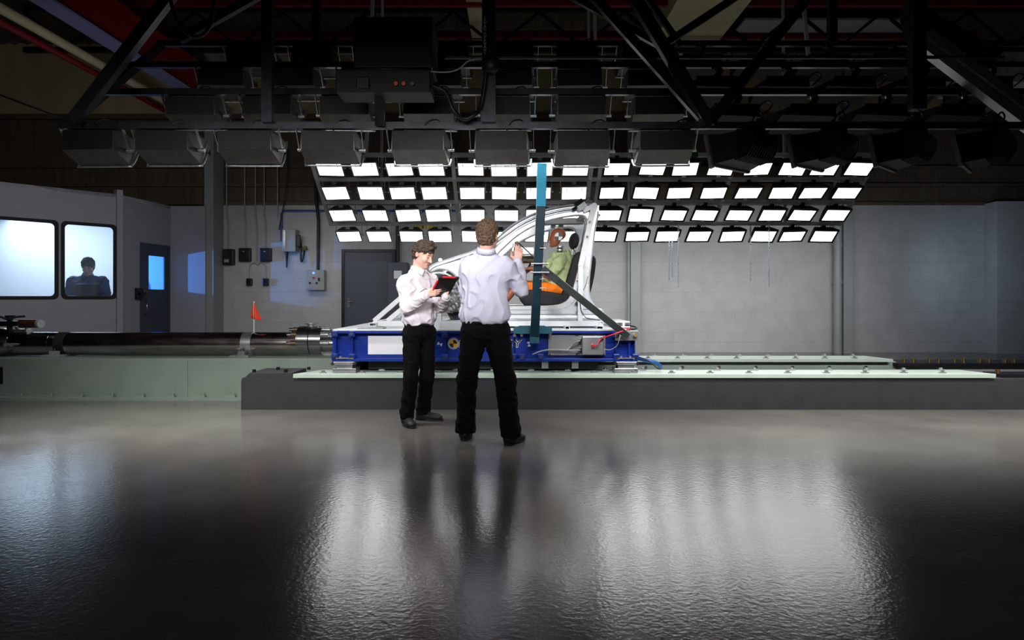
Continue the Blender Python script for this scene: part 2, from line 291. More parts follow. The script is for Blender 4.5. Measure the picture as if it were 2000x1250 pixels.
# ---------------- implicit surfaces
def _smin(a, b, k):
    if k <= 0: return np.minimum(a, b)
    h = np.maximum(k-np.abs(a-b), 0)/k; return np.minimum(a, b)-h*h*k*.25
class SDF:
    def __init__(s): s.p = []; s.post = []
    def cone(s, a, b, ra, rb=None, k=.03, sub=False): s.p.append(('c', np.array(a, float), np.array(b, float), ra, rb if rb is not None else ra, k, sub)); return s
    def ell(s, c, r, R=None, k=.03, sub=False): s.p.append(('e', np.array(c, float), np.array(r, float), np.eye(3) if R is None else np.array(R), k, sub)); return s
    def mesh(s, h, disp=None, mb=None, cuts=()):
        lo = np.full(3, 1e9); hi = -lo
        for q in s.p:
            if q[-1]: continue
            if q[0] == 'c': R = max(q[3], q[4]); l = np.minimum(q[1], q[2])-R; g = np.maximum(q[1], q[2])+R
            else: R = q[2].max(); l = q[1]-R; g = q[1]+R
            lo = np.minimum(lo, l); hi = np.maximum(hi, g)
        lo -= 4*h+.01; hi += 4*h+.01; n = np.ceil((hi-lo)/h).astype(int)+1
        D = np.full(n, .08, np.float32)
        ax = [lo[i]+h*np.arange(n[i]) for i in range(3)]
        for q in s.p:
            k = q[-2]; m = .08+k
            if q[0] == 'c': R = max(q[3], q[4]); l = np.minimum(q[1], q[2])-R-m; g = np.maximum(q[1], q[2])+R+m
            else: R = q[2].max(); l = q[1]-R-m; g = q[1]+R+m
            i0 = np.clip(np.floor((l-lo)/h).astype(int), 0, n-1); i1 = np.clip(np.ceil((g-lo)/h).astype(int)+1, 1, n)
            sl = tuple(slice(i0[i], i1[i]) for i in range(3))
            X, Y, Z = np.meshgrid(*(ax[i][sl[i]] for i in range(3)), indexing='ij', sparse=True)
            if q[0] == 'c':
                a, b = q[1], q[2]; d = b-a; L2 = max(d.dot(d), 1e-12)
                t = np.clip(((X-a[0])*d[0]+(Y-a[1])*d[1]+(Z-a[2])*d[2])/L2, 0, 1)
                f = np.sqrt((X-a[0]-t*d[0])**2+(Y-a[1]-t*d[1])**2+(Z-a[2]-t*d[2])**2)-(q[3]+(q[4]-q[3])*t)
            else:
                c, r, R = q[1], q[2], q[3]; u = [(X-c[0])*R[0, i]+(Y-c[1])*R[1, i]+(Z-c[2])*R[2, i] for i in range(3)]
                k0 = np.sqrt((u[0]/r[0])**2+(u[1]/r[1])**2+(u[2]/r[2])**2); k1 = np.sqrt((u[0]/r[0]**2)**2+(u[1]/r[1]**2)**2+(u[2]/r[2]**2)**2)
                f = k0*(k0-1)/np.maximum(k1, 1e-6)
            f = f.astype(np.float32)
            D[sl] = -_smin(-D[sl], f, k) if q[-1] else _smin(D[sl], f, k)
        X, Y, Z = np.meshgrid(*ax, indexing='ij', sparse=True)
        if disp is not None: D = D+disp(X, Y, Z).astype(np.float32)
        for (pt, nr) in cuts: D = np.maximum(D, ((X-pt[0])*nr[0]+(Y-pt[1])*nr[1]+(Z-pt[2])*nr[2]).astype(np.float32))
        ins = D < 0
        c8 = sum(ins[i:n[0]-1+i, j:n[1]-1+j, k:n[2]-1+k].astype(np.int8) for i in (0, 1) for j in (0, 1) for k in (0, 1))
        mi = (c8 > 0) & (c8 < 8); idx = np.full(mi.shape, -1, np.int64); C = np.argwhere(mi); idx[mi] = np.arange(len(C))
        cor = {(i, j, k): D[C[:, 0]+i, C[:, 1]+j, C[:, 2]+k] for i in (0, 1) for j in (0, 1) for k in (0, 1)}
        acc = np.zeros((len(C), 3)); cnt = np.zeros(len(C))
        for a in cor:
            for axx in range(3):
                if a[axx]: continue
                b = list(a); b[axx] = 1; b = tuple(b); A, B = cor[a], cor[b]; w_ = (A < 0) != (B < 0)
                t = np.where(w_, A/np.where(w_, A-B, 1), 0); p = np.zeros((len(C), 3)); p[:] = a; p[:, axx] += t; acc += p*w_[:, None]; cnt += w_
        V = lo+h*(C+acc/np.maximum(cnt, 1)[:, None]); Q = []
        for axx in range(3):
            o1, o2 = [(1, 2), (2, 0), (0, 1)][axx]; sa = [slice(None)]*3; sb = [slice(None)]*3; sa[axx] = slice(0, -1); sb[axx] = slice(1, None)
            A = ins[tuple(sa)]; B = ins[tuple(sb)]
            for fl, W in ((0, A & ~B), (1, B & ~A)):
                E = np.argwhere(W); E = E[(E[:, o1] > 0) & (E[:, o2] > 0) & (E[:, o1] < n[o1]-1) & (E[:, o2] < n[o2]-1)]
                if not len(E): continue
                def g(d1, d2): e = E.copy(); e[:, o1] -= d1; e[:, o2] -= d2; return idx[e[:, 0], e[:, 1], e[:, 2]]
                q4 = np.stack([g(1, 1), g(0, 1), g(0, 0), g(1, 0)], 1)
                if fl: q4 = q4[:, ::-1]
                Q.append(q4)
        Q = np.concatenate(Q); Q = Q[(Q >= 0).all(1)]
        mb = mb or MB(); mb.add(V.tolist(), Q.tolist(), True); return mb
def folds(amp, sc=1.0, seed=0):
    rs = np.random.RandomState(seed); ws = [(rs.randn(3)*np.array([12, 12, 12])*sc, rs.rand()*6.3) for _ in range(7)]
    def f(X, Y, Z):
        r = 0
        for w_, ph in ws: r = r+np.sin(X*w_[0]+Y*w_[1]+Z*w_[2]+ph+.6*np.sin(9*X*sc+ph+5*Z))
        r = r/7; return -amp*(1.9*(1-np.minimum(np.abs(r)*3.2, 1))**1.5-.5)
    return f
def frame(f, up=(0, 0, 1)):
    """columns: side(right), forward, up"""
    f = Vector(f).normalized(); u = Vector(up); r = f.cross(u).normalized(); u = r.cross(f); return np.array([[r.x, f.x, u.x], [r.y, f.y, u.y], [r.z, f.z, u.z]])
# =====================================================  SETTING
ZT = 3.18
struct('floor', MB().add([(-14, -3, 0), (16, -3, 0), (16, 16, 0), (-14, 16, 0)], [(0, 1, 2, 3)]), M_floor, 'polished grey concrete floor')
YB = 14.6
struct('wall_back', MB().bx(-6.35, 13, YB, YB+.3, 0, ZT, 0), M_block, 'white painted blockwork back wall')
struct('wall_back_upper', MB().bx(-13, 13, YB+.1, YB+.3, ZT, 5.0), M_clad, 'brown ribbed cladding above the blockwork')
struct('wall_back_top', MB().bx(-13, 13, YB+.05, YB+.3, 5.0, 7.0), M_beige, 'beige sheeting at the top of the back wall')
struct('wall_left', MB().bx(-13.3, -13, -3, YB+.3, 0, 7), M_clad)
struct('wall_right', MB().bx(13, 13.3, -3, YB+.3, 0, 7), M_clad)
struct('wall_front', MB().bx(-13, 13, -3.3, -3, 0, 7), M_clad)
# corrugated roof
m = MB(); n = 200; vs = []; 
for i in range(n+1):
    x = -13+26*i/n; z = 6.6+(.04 if i % 2 else 0); vs += [(x, -3, z), (x, YB+.2, z)]
m.add(vs, [(2*i, 2*i+1, 2*i+3, 2*i+2) for i in range(n)]); m.bx(-13, 13, -3, YB+.2, 6.72, 6.8)
struct('ceiling', m, M_ceil, 'dark corrugated roof sheeting')
# pillars and pier
def pil(nm, px0, px1, Y, d, zt, m, lab):
    return struct(nm, MB().bx(PX(px0, Y), PX(px1, Y), Y, Y+d, 0, zt, 0), m, lab)
pil('trim_pillar_left', 399, 417, 14.1, .5, 6.6, M_greys, 'painted steel column beside the booth')
pil('trim_pillar_centre', 1232, 1251, 14.4, .2, 6.6, M_greys, 'pale grey column behind the sled')
pil('trim_pillar_right', 1648, 1666, 14.4, .2, 6.6, M_greys, 'pale grey column beside the downpipe')
struct('wall_right_pier', MB().add([(10.1, 14.6, 0), (10.08, 14.18, 0), (10.5, 14.18, 0), (13, 14.18, 0), (10.1, 14.6, ZT), (10.08, 14.18, ZT), (10.5, 14.18, ZT), (13, 14.18, ZT), (13, 14.7, 0), (13, 14.7, ZT)], [(0, 1, 5, 4), (1, 3, 7, 5), (4, 5, 7, 9)]), M_block, 'projecting blockwork pier at the right')
struct('trim_1', MB().bx(-6.3, 10.1, YB-.02, YB+.02, ZT-.03, ZT+.04), M_clad)
tag(text_xz('4', .17, PX(407, 14.05), 14.085, PZ(299, 14.05)).build('column_number', M_signk), 'black figure 4 painted high on the left column', 'number')
# horizontal ledges on the dark wall
for z, h in ((3.55, .07), (3.95, .04), (5.0, .1)):
    struct('trim_2', MB().bx(-13, 13, YB-.02, YB+.1, z, z+h), M_clad)
# ---------------- control booth
BT = 3.06
A0 = Vector((-9.9, 9.115, 0)); A1 = Vector((-8.30, 11.07, 0)); Bp = Vector((-7.17, 12.45, 0)); Cp = Vector((-7.02, 14.04, 0)); Dp = Vector((PX(399, 14.04), 14.04, 0))
def wall_holes(nm, a, b, th, z0, z1, holes, m, lab=None, kind=True):
    d = (b-a); L = d.length; d.normalize(); nrm = Vector((-d.y, d.x, 0)); mb = MB()
    def bx(u0, u1, q0, q1):
        if u1-u0 < .001 or q1-q0 < .001: return
        c = [a+d*u+nrm*v for v in (0, th) for u in (u0, u1)]
        vs = [(*c[i].xy, q) for q in (q0, q1) for i in range(4)]
        mb.add(vs, [(0, 2, 3, 1), (4, 5, 7, 6), (0, 1, 5, 4), (2, 6, 7, 3), (0, 4, 6, 2), (1, 3, 7, 5)])
    us = sorted(holes); u = 0
    for (h0, h1, q0, q1) in us:
        bx(u, h0, z0, z1); bx(h0, h1, z0, q0); bx(h0, h1, q1, z1); u = h1
    bx(u, L, z0, z1); return struct(nm, mb, m, lab), d, nrm
def rrect(x0, x1, z0, z1, r, n=5):
    o = []
    for cx, cz, a in ((x1-r, z1-r, 0), (x0+r, z1-r, 90), (x0+r, z0+r, 180), (x1-r, z0+r, 270)):
        for i in range(n+1):
            t = math.radians(a+90*i/n); o.append((cx+r*math.cos(t), cz+r*math.sin(t)))
    return o
def onwall(mb, a, d, nrm):
    mb.v = [tuple(a+d*v[0]+nrm*v[1]+Vector((0, 0, v[2]))) for v in mb.v]; return mb
L01 = (A1-A0).length; LB = (Bp-A1).length; dAB = (Bp-A0).normalized()
WZ0, WZ1 = 1.165, 2.486
w1 = (L01-1.55, L01+.452*LB); w2 = (L01+.490*LB, L01+.970*LB)
wl, d, nr = wall_holes('wall_booth_front', A0, Bp, .1, 0, BT, [(w1[0], w1[1], WZ0, WZ1), (w2[0], w2[1], WZ0, WZ1)], M_booth, 'pale painted control booth wall with two windows')
for k, (u0, u1) in enumerate((w1, w2)):
    g = plate2d([rrect(u0-.015, u1+.015, WZ0-.015, WZ1+.015, .08), list(reversed(rrect(u0+.04, u1-.04, WZ0+.04, WZ1-.04, .07)))], .0, .05, .008)
    g.v = [(x, y-.0, z) for x, y, z in g.v]
    wo = struct('window_%d' % (k+1), onwall(g, A0, d, nr), M_dark, 'black rubber framed booth window', )
    fl = MB(); pr = rrect(u0+.03, u1-.03, WZ0+.03, WZ1-.03, .07)
    n = len(pr); fl.add([(p[0], .012, p[1]) for p in pr], [tuple(range(n))]); onwall(fl, A0, d, nr).build('window_pane', M_pane, wo)
u0, u1 = .14, 1.12     # door wall
side, d2, nr2 = wall_holes('wall_booth_side', Bp, Cp, .1, 0, BT, [(.60, 1.55, 0, 2.235)], M_booth, 'booth side wall around the door')
struct('wall_booth_return', MB().bx(Cp.x, Dp.x+.02, Cp.y, Cp.y+.1, 0, BT), M_booth, 'short booth wall beside the column')
struct('wall_booth_inner', MB().bx(-12.9, -6.6, 15.4, 15.5, 0, BT).bx(-12.9, -12.8, 9, 15.4, 0, BT).bx(-7.0, -6.9, 14.14, 15.4, 0, BT).bx(-12.9, -9.8, 9.0, 9.12, 0, BT), M_boothin, 'bright white walls inside the booth')
rf = MB(); pts = [(-12.9, 9.0), (-9.98, 9.0), (A0.x, A0.y), (Bp.x, Bp.y), (Cp.x, Cp.y), (-6.35, 14.06), (-6.35, 14.14), (-6.9, 14.14), (-6.9, 15.5), (-12.9, 15.5)]; n = len(pts)
rf.add([(p[0], p[1], BT) for p in pts]+[(p[0], p[1], BT-.06) for p in pts], [tuple(range(n)), tuple(range(2*n-1, n-1, -1))]+[(i, i+n, (i+1) % n+n, (i+1) % n) for i in range(n)])
struct('ceiling_booth', rf, M_boothin, 'booth ceiling')
post = onwall(MB().bx(-.05, .05, -.05, .12, 0, BT+.08), Bp, dAB, Vector((-dAB.y, dAB.x, 0))); struct('trim_3', post, M_booth)
# booth door
dr = MB(); D0, D1, DZ = .64, 1.51, 2.18
dr.bx(D0, .87, .0, .05, .01, DZ).bx(1.38, D1, .0, .05, .01, DZ).bx(.87, 1.38, .0, .05, .01, 1.34).bx(.87, 1.38, 0, .05, 2.0, DZ)
dd = struct('door_1', onwall(dr, Bp, d2, nr2), M_door, 'slate blue booth door with a lit glass panel')
onwall(MB().bx(.60, .64, -.015, .1, 0, 2.235).bx(1.51, 1.55, -.015, .1, 0, 2.235).bx(.64, 1.51, -.015, .1, DZ, 2.235), Bp, d2, nr2).build('door_frame', M_door, dd)
onwall(MB().bx(.86, 1.39, .02, .026, 1.33, 2.01), Bp, d2, nr2).build('door_pane', M_bpane, dd)
onwall(MB().tube([(.74, -.0, .85), (.74, -.05, .85), (.74, -.05, 1.12), (.74, -.0, 1.12)], .012), Bp, d2, nr2).build('pull_handle', M_steel, dd)
onwall(MB().bx(.44, .60, -.06, .0, 1.14, 1.36, .01).cyl((.52, -.06, 1.25), (.52, -.10, 1.25), .03), Bp, d2, nr2).build('lock_box', M_dsteel, dd)
onwall(MB().cyl((.72, .0, 1.25), (.72, -.07, 1.25), .035, 16).bx(.69, .79, -.03, 0, 1.17, 1.33, .008), Bp, d2, nr2).build('door_lock', M_brass, dd)
# back door
Y = 14.58
dx0, dx1, dz1 = PX(668, Y), PX(773, Y), PZ(487, Y)
dd = struct('door_2', MB().bx(dx0+.06, dx1-.06, Y-.02, Y+.02, .01, dz1-.06), M_door, 'slate grey double door in the back wall')
MB().bx(dx0, dx0+.06, Y-.05, Y+.02, 0, dz1).bx(dx1-.06, dx1, Y-.05, Y+.02, 0, dz1).bx(dx0+.06, dx1-.06, Y-.05, Y+.02, dz1-.06, dz1).build('door_frame', M_dsteel, dd)
MB().cyl((PX(681, Y), Y-.02, PZ(589, Y)), (PX(681, Y), Y-.07, PZ(589, Y)), .012).bar((PX(681, Y), Y-.07, PZ(589, Y)), (PX(690, Y), Y-.07, PZ(589, Y)), .02, .02).box((PX(681, Y), Y-.025, PZ(592, Y)), (.05, .01, .2)).build('lever_handle', M_steel, dd)
# ---------------- wall services
def pw(px, py, dy=0): return (PX(px, YB), YB-.03-dy, PZ(py, YB))
conds = [(447, 486, 'first from the column'), (482, 486, 'second from the column, into the middle black box'), (503, 513, 'thin one between the black boxes'), (520, 488, 'into the right black box'), (546, 420, 'beside the blue pipe, ending short')]
for px, pe, lab in conds:
    tag(MB().tube([pw(px-3, 100), pw(px-3, 420), pw(px, 440) if pe > 440 else pw(px-3, 425), pw(px, pe)], .016, 8).build('conduit', M_greys), 'thin grey wall conduit ' + lab, 'conduit', 'grey conduits on the back wall')
def wbox(nm, px0, px1, py0, py1, depth, m, lab, cat, **k):
    t = thing(nm, ((PX(px0, YB)+PX(px1, YB))/2, YB, PZ(py1, YB)), lab, cat, k.get('group'))
    MB().bx(PX(px0, YB), PX(px1, YB), YB-depth, YB, PZ(py1, YB), PZ(py0, YB), .012).build('housing', m, t); return t
for (a, b, c, e, lab) in ((439, 460, 487, 518, 'tall black wall box nearest the column, with a small pale label'), (470, 492, 485, 511, 'square black wall box in the middle of three'), (511, 532, 485, 511, 'square black wall box right of the other two')):
    t = wbox('switch_box', a, b, c, e, .12, M_black, lab, 'switch box', group='black boxes on the back wall')
    Yf = YB-.122; MB().bx(PX(a+2, YB), PX(b-2, YB), Yf-.012, Yf+.004, PZ(e-2, YB), PZ(c+3, YB), .005).build('cover', M_black, t)
    if a == 439: MB().bx(PX(a+4, YB), PX(b-8, YB), Yf-.016, Yf-.01, PZ(e-5, YB), PZ(e-11, YB)).build('label_plate', M_greys, t)
    else: MB().bx(PX(a+8, YB), PX(a+12, YB), Yf-.016, Yf-.01, PZ(c+8, YB), PZ(c+6, YB)).build('label_plate', M_greys, t)
for a, lab in ((483, 'small black socket box left below the round junction'), (515, 'small black socket box right below the round junction')):
    t = wbox('socket_box', a, a+11, 544, 558, .08, M_black, lab, 'socket', group='small socket boxes')
    MB().bx(PX(a+2, YB), PX(a+9, YB), YB-.1, YB-.08, PZ(552, YB), PZ(547, YB), .004).build('socket_face', M_dsteel, t)
tag(MB().cyl(pw(505, 514, -.03), pw(505, 514, .03), .035).build('junction_box', M_greys), 'round grey junction box where the thin conduit splits', 'junction box')
tag(MB().tube(cr([pw(505, 514), pw(496, 514), pw(490, 518), pw(488, 528), pw(488, 545)]), .01, 8).tube(cr([pw(505, 514), pw(512, 514), pw(519, 518), pw(521, 528), pw(521, 545)]), .01, 8).build('conduit_fork', M_wire), 'forked thin conduit feeding the two socket boxes', 'conduit')
tag(MB().tube([pw(552, 472, .04), pw(552, 418, .04), pw(555, 413, .04), pw(890, 413, .04)], .022, 10).build('blue_pipe', M_hose), 'blue compressed air pipe running along the wall', 'pipe')
t = wbox('electrical_cabinet', 559, 585, 450, 493, .28, M_greys, 'pale steel cabinet with side switch on the back wall', 'cabinet')
MB().bx(PX(562, YB), PX(566, YB), YB-.30, YB-.28, PZ(490, YB), PZ(452, YB)).build('door_edge', M_alu, t)
MB().tube([(PX(566, YB), YB-.2, PZ(493, YB)), (PX(566, YB), YB-.2, PZ(508, YB)), (PX(566, YB), YB-.2, PZ(524, YB))], .03, 8, radii=[.04, .025, .012]).build('cable_gland', M_black, t)
MB().box((PX(586, YB)+.02, YB-.2, PZ(472, YB)), (.1, .06, .25), None, .01).build('side_switch', M_dsteel, t)
t = thing('air_hose', pw(592, 480), 'looped black air hose with brass valve beside the pale cabinet', 'hose')
MB().tube(cr([pw(589, 470, .05), pw(591, 485, .08), pw(591, 505, .1), pw(593, 511, .1), pw(596, 503, .1), pw(597, 490, .05)]), .02, 8).build('hose', M_black, t)
MB().cyl(pw(594, 487, .05), pw(602, 485, .05), .025).cyl(pw(598, 480, .05), pw(598, 490, .05), .018).build('brass_valve', M_brass, t)
tag(MB().tube([pw(618, 330, .05), pw(620, 395, .05), pw(624, 430, .05), pw(623, 528, .05)], .032, 10).build('conduit_pipe', M_black), 'thick black conduit running down to the control box', 'conduit')
tag(MB().tube([pw(778, 300, .05), pw(778, 512, .05)], .04, 10).build('conduit_pipe', M_black), 'thick black conduit above the left man, near the grey door', 'conduit')
t = wbox('control_box', 603, 638, 528, 567, .2, M_greys, 'grey wall control box with red button and blue light', 'control box')
Yf = YB-.2
def btn(px, py, r, nm, m): MB().cyl((PX(px, YB), Yf, PZ(py, YB)), (PX(px, YB), Yf-.03, PZ(py, YB)), r, 14).build(nm, m, t)
btn(618, 534, .022, 'indicator_light', M_lens); btn(618, 543, .022, 'stop_button', M_redb)
for q in ((611, 553), (624, 553)): btn(*q, .02, 'push_button', M_black)
MB().bx(PX(627, YB), PX(630, YB), Yf-.03, Yf, PZ(549, YB), PZ(543, YB)).build('rotary_switch', M_black, t)
t = wbox('floor_cabinet', 762, 800, 514, 688, .35, M_door, 'dark slate floor cabinet right of the grey door', 'cabinet')
MB().bx(PX(775, YB), PX(790, YB), YB-.36, YB-.35, PZ(545, YB), PZ(530, YB)).build('notice_label', M_signw, t)
for a, b in ((808, 825), (829, 851)): tag(MB().bx(PX(a, YB), PX(b, YB), YB-.1, YB, PZ(447, YB), PZ(439, YB)).build('cable_tray', M_yellow), 'short yellow cable tray %s on the wall behind the lower lamps' % ('left piece' if a == 808 else 'right piece'), 'cable tray')
for i, (xx, lab) in enumerate(((555, 'loose black cable hanging down the wall by the blue pipe'),)):
    tag(MB().tube(cr([pw(565, 290, .1), pw(566, 340, .12), pw(560, 390, .1), pw(548, 450, .08)]), .012, 6).build('hanging_cable', M_black), lab, 'cable')
# downpipe
t = thing('downpipe', (PX(1636, 14.45), 14.45, 0), 'pale vertical downpipe beside the right column', 'pipe')
x = PX(1636, 14.45); MB().cyl((x, 14.45, 0), (x, 14.45, 6.5), .085).build('pipe', M_greys, t)
for py in (479, 552): MB().cyl((x, 14.45, PZ(py, 14.45)-.03), (x, 14.45, PZ(py, 14.45)+.03), .1).build('pipe_collar', M_greys, t)
# small bore pipe on centre column
tag(MB().cyl((PX(1228, 14.45), 14.45, 0), (PX(1228, 14.45), 14.45, 6.5), .03).build('conduit_pipe', M_wire), 'slim grey pipe on the left of the centre column', 'pipe')
# =====================================================  ROOF STEEL
struct('trim_rooflight_left', MB().bx(-6.6, -3.0, 13.7, 14.4, 6.3, 6.34), M_rooflight, 'pale roof light strip at the left')
struct('trim_rooflight_right', MB().bx(4.3, 7.6, 12.6, 14.2, 6.3, 6.34), M_rooflight, 'pale roof light strip at the right')
t = thing('crane_beam', (-6.05, 9, 5.0), 'red crane runway beam with pale lower flange, upper left', 'beam')
MB().bx(-6.2, -5.9, 2, 14.4, 5.0, 5.03).build('bottom_flange', mat('flange_blue_lit', (150, 150, 200), .4, metal=.3), t); MB().bx(-6.06, -6.04, 2, 14.4, 5.03, 5.6).bx(-6.2, -5.9, 2, 14.4, 5.6, 5.63).build('web', M_red, t)  # bluish flange colour stands for blue light falling on it
tag(MB().cyl((-6.75, 3, 5.0), (-6.75, 14.4, 5.0), .07).build('roof_pipe', M_cream), 'cream pipe running back beside the crane beam', 'pipe')
tag(MB().cyl((-7.0, 3, 4.95), (-7.0, 14.4, 4.95), .05).build('roof_pipe', M_red), 'thin red pipe running back at far upper left', 'pipe')
tag(MB().bx(-.78, -.50, 8, 14.4, 6.2, 6.4).build('roof_beam', M_cream), 'cream roof beam running back above the centre', 'beam')
t = thing('roof_duct', (3.3, 12, 6.0), 'large cream duct under the roof, upper right of centre', 'duct'); MB().bx(2.65, 3.85, 10.8, 14.3, 5.95, 6.5, .01).build('duct_body', M_cream, t)
MB().bx(2.6, 3.9, 12.8, 12.9, 5.9, 6.5).build('duct_flange', M_cream, t)
for Y, z, lab in ((11.6, 6.15, 'nearer'), (13.2, 6.2, 'farther')): tag(MB().bx(-7, 9, Y, Y+.1, z, z+.14).build('purlin', M_red), 'red roof purlin crossing the hall, the %s of two' % lab, 'purlin')
# roof trusses
def truss(nm, Y, x0, x1, z0, z1, n, lab):
    t = thing(nm, ((x0+x1)/2, Y, z0), lab, 'truss', 'roof trusses')
    MB().bar((x0, Y, z0), (x1, Y, z0), .09, .09).build('bottom_chord', M_dsteel, t); MB().bar((x0, Y, z1), (x1, Y, z1), .09, .09).build('top_chord', M_dsteel, t)
    for i in range(n):
        a = x0+(x1-x0)*i/n; b = x0+(x1-x0)*(i+.5)/n; c = x0+(x1-x0)*(i+1)/n
        MB().bar((a, Y, z1-.05), (b, Y, z0+.05), .05, .05).build('web_bar', M_dsteel, t); MB().bar((b, Y, z0+.05), (c, Y, z1-.05), .05, .05).build('web_bar', M_dsteel, t)
truss('roof_truss', 12.6, -9, 10, 5.75, 6.5, 12, 'dark lattice roof truss behind the lamp rig')
# =====================================================  TRACK
t = thing('concrete_plinth', (1, 7.4, 0), 'long dark grey concrete plinth under the sled track', 'plinth')
xl = PX(471, 7.2)
MB().prism([(xl, 0), (9.5, 0), (9.5, .325), (PX(573, 7.2), .325), (PX(573, 7.2), .335), (xl+.01, .335), (xl, .30)], 7.2, 7.75).build('block', M_conc, t)
MB().prism([(xl+.03, .335), (PX(573, 7.2)-.02, .335), (PX(573, 7.2)-.02, .385), (xl+.08, .385)], 7.22, 7.72).build('end_plate', M_conc, t)
bp = None
def bolt(x, y, z, par, m=M_steel, r=.016, h=.022, R=None):
    return MB().cyl((x, y, z), (x, y, z+h), r, 6).build('bolt', m, par)
for i in range(4): bolt(xl+.1+.17*i, 7.3+.25*(i % 2), .385, t, M_dsteel, .02, .03)
def railplate(nm, x0, x1, y0, y1, zb, zt, lab, slant):
    t = thing(nm, ((x0+x1)/2, (y0+y1)/2, zb), lab, 'rail plate')
    m = MB(); m.add([(x0, y0, zb), (x1, y0, zb), (x1-slant, y1, zb), (x0+slant*1.6, y1, zb), (x0, y0, zt), (x1, y0, zt), (x1-slant, y1, zt), (x0+slant*1.6, y1, zt)], [(0, 3, 2, 1), (4, 5, 6, 7), (0, 1, 5, 4), (1, 2, 6, 5), (2, 3, 7, 6), (3, 0, 4, 7)])
    m.build('plate', M_plate, t, bevel=.004)
    k = 0; x = x0+.3; b0 = None
    while x < x1-.3 and k < 46:
        for (dx, yy) in ((0, y0+.07), (.16, y1-.07)):
            if b0 is None: b0 = MB().box((0, 0, .006), (.07, .035, .012)).cyl((0, 0, .01), (0, 0, .03), .02, 6).build('bolt', M_alu, t, Vector()); b0.location = Vector((x+dx, yy, zt))-Vector(t['_b'])
            else: dup(b0, t, Vector((x+dx, yy, zt))-Vector(t['_b']))
            k += 1
        x += (x1-x0)/18
    return t
railplate('front_rail_plate', PX(573, 7.2), PX(1943, 7.2), 7.18, 7.6, .335, .38, 'long pale green bolted rail plate on top of the dark plinth', .12)
railplate('rear_rail_plate', PX(700, 8.85), PX(1745, 8.85), 8.85, 9.35, .345, .385, 'shorter pale green bolted rail plate along the far rail', .12)
t = thing('rear_rail_beam', (2, 9.1, 0), 'pale green far rail beam carrying the rear plate', 'beam')
MB().bx(-2.3, PX(1750, 8.95), 8.95, 9.28, 0, .345).build('web_plate', M_green, t)
MB().bx(PX(1752, 8.95), 9.5, 8.97, 9.28, 0, .30).build('web_plate', M_greys, t)
MB().bx(PX(1752, 8.85), 9.5, 8.85, 9.35, .30, .33).build('dark_flange', M_dsteel, t)
b0 = None
for i in range(12):
    x = 1.75+.48*i
    if x > PX(1740, 8.95): break
    p = Vector((x, 8.95, .27))-Vector(t['_b'])
    if b0 is None: b0 = MB().cyl((0, 0, 0), (0, -.03, 0), .022, 6).build('bolt', M_steel, t, Vector()); b0.location = p
    else: dup(b0, t, p)
b1 = None
for i in range(9):
    for dx in (0, .12):
        p = Vector((PX(1768, 8.9)+i*.33+dx, 8.93, .33))-Vector(t['_b'])
        if b1 is None: b1 = MB().cyl((0, 0, 0), (0, 0, .05), .025, 6).build('clamp_bolt', M_brass, t, Vector()); b1.location = p
        else: dup(b1, t, p)
t = thing('front_rail', (6.3, 7.45, .325), 'dark steel rail continuing right of the front plate', 'rail')
MB().bx(PX(1950, 7.35), 9.5, 7.3, 7.6, .326, .36).build('rail_flange', M_dsteel, t)
for i in range(6): MB().cyl((5.3+i*.35, 7.45, .36), (5.3+i*.35, 7.45, .4), .022, 6).build('clamp_bolt', M_brass, t)
# channel floor between rails
tag(MB().bx(-2.35, 9.5, 7.76, 8.94, 0, .14).build('track_channel', M_dsteel), 'dark channel floor between the two rails', 'track channel')
# support beam for the actuator
t = thing('support_beam', (-4.5, 8.3, 0), 'long pale green steel support beam under the steel tube', 'beam')
bx0, bx1 = -9.5, -1.75
MB().bx(bx0, -2.37, 7.93, 8.65, 0, .476).bx(-2.37, bx1, 7.93, 8.65, .15, .476).build('beam_body', M_green, t, bevel=.004)
MB().bx(bx0, -2.4, 7.82, 7.93, 0, .035).build('foot_flange', M_green, t)
xs = PX(362, 7.93); MB().bx(xs-.03, xs+.03, 7.922, 7.93, .036, .474).build('joint_strip', M_green, t)
b0 = None
for i in range(16):
    p = Vector((-7.8+i*.35, 7.87, .035))-Vector(t['_b'])
    if b0 is None: b0 = MB().box((0, 0, .012), (.13, .05, .024)).cyl((.04, 0, .02), (.04, 0, .045), .018, 6).build('clamp', M_green, t, Vector()); b0.location = p
    else: dup(b0, t, p)
MB().add([(v[0], v[1]-.003, v[2]) for v in [(PX(-8, 7.93), 7.93, PZ(750, 7.93)), (PX(6, 7.93), 7.93, PZ(750, 7.93)), (PX(6, 7.93), 7.93, PZ(717, 7.93)), (PX(-8, 7.93), 7.93, PZ(717, 7.93))]], [(0, 1, 2, 3)]).build('slot_opening', M_signk, t)
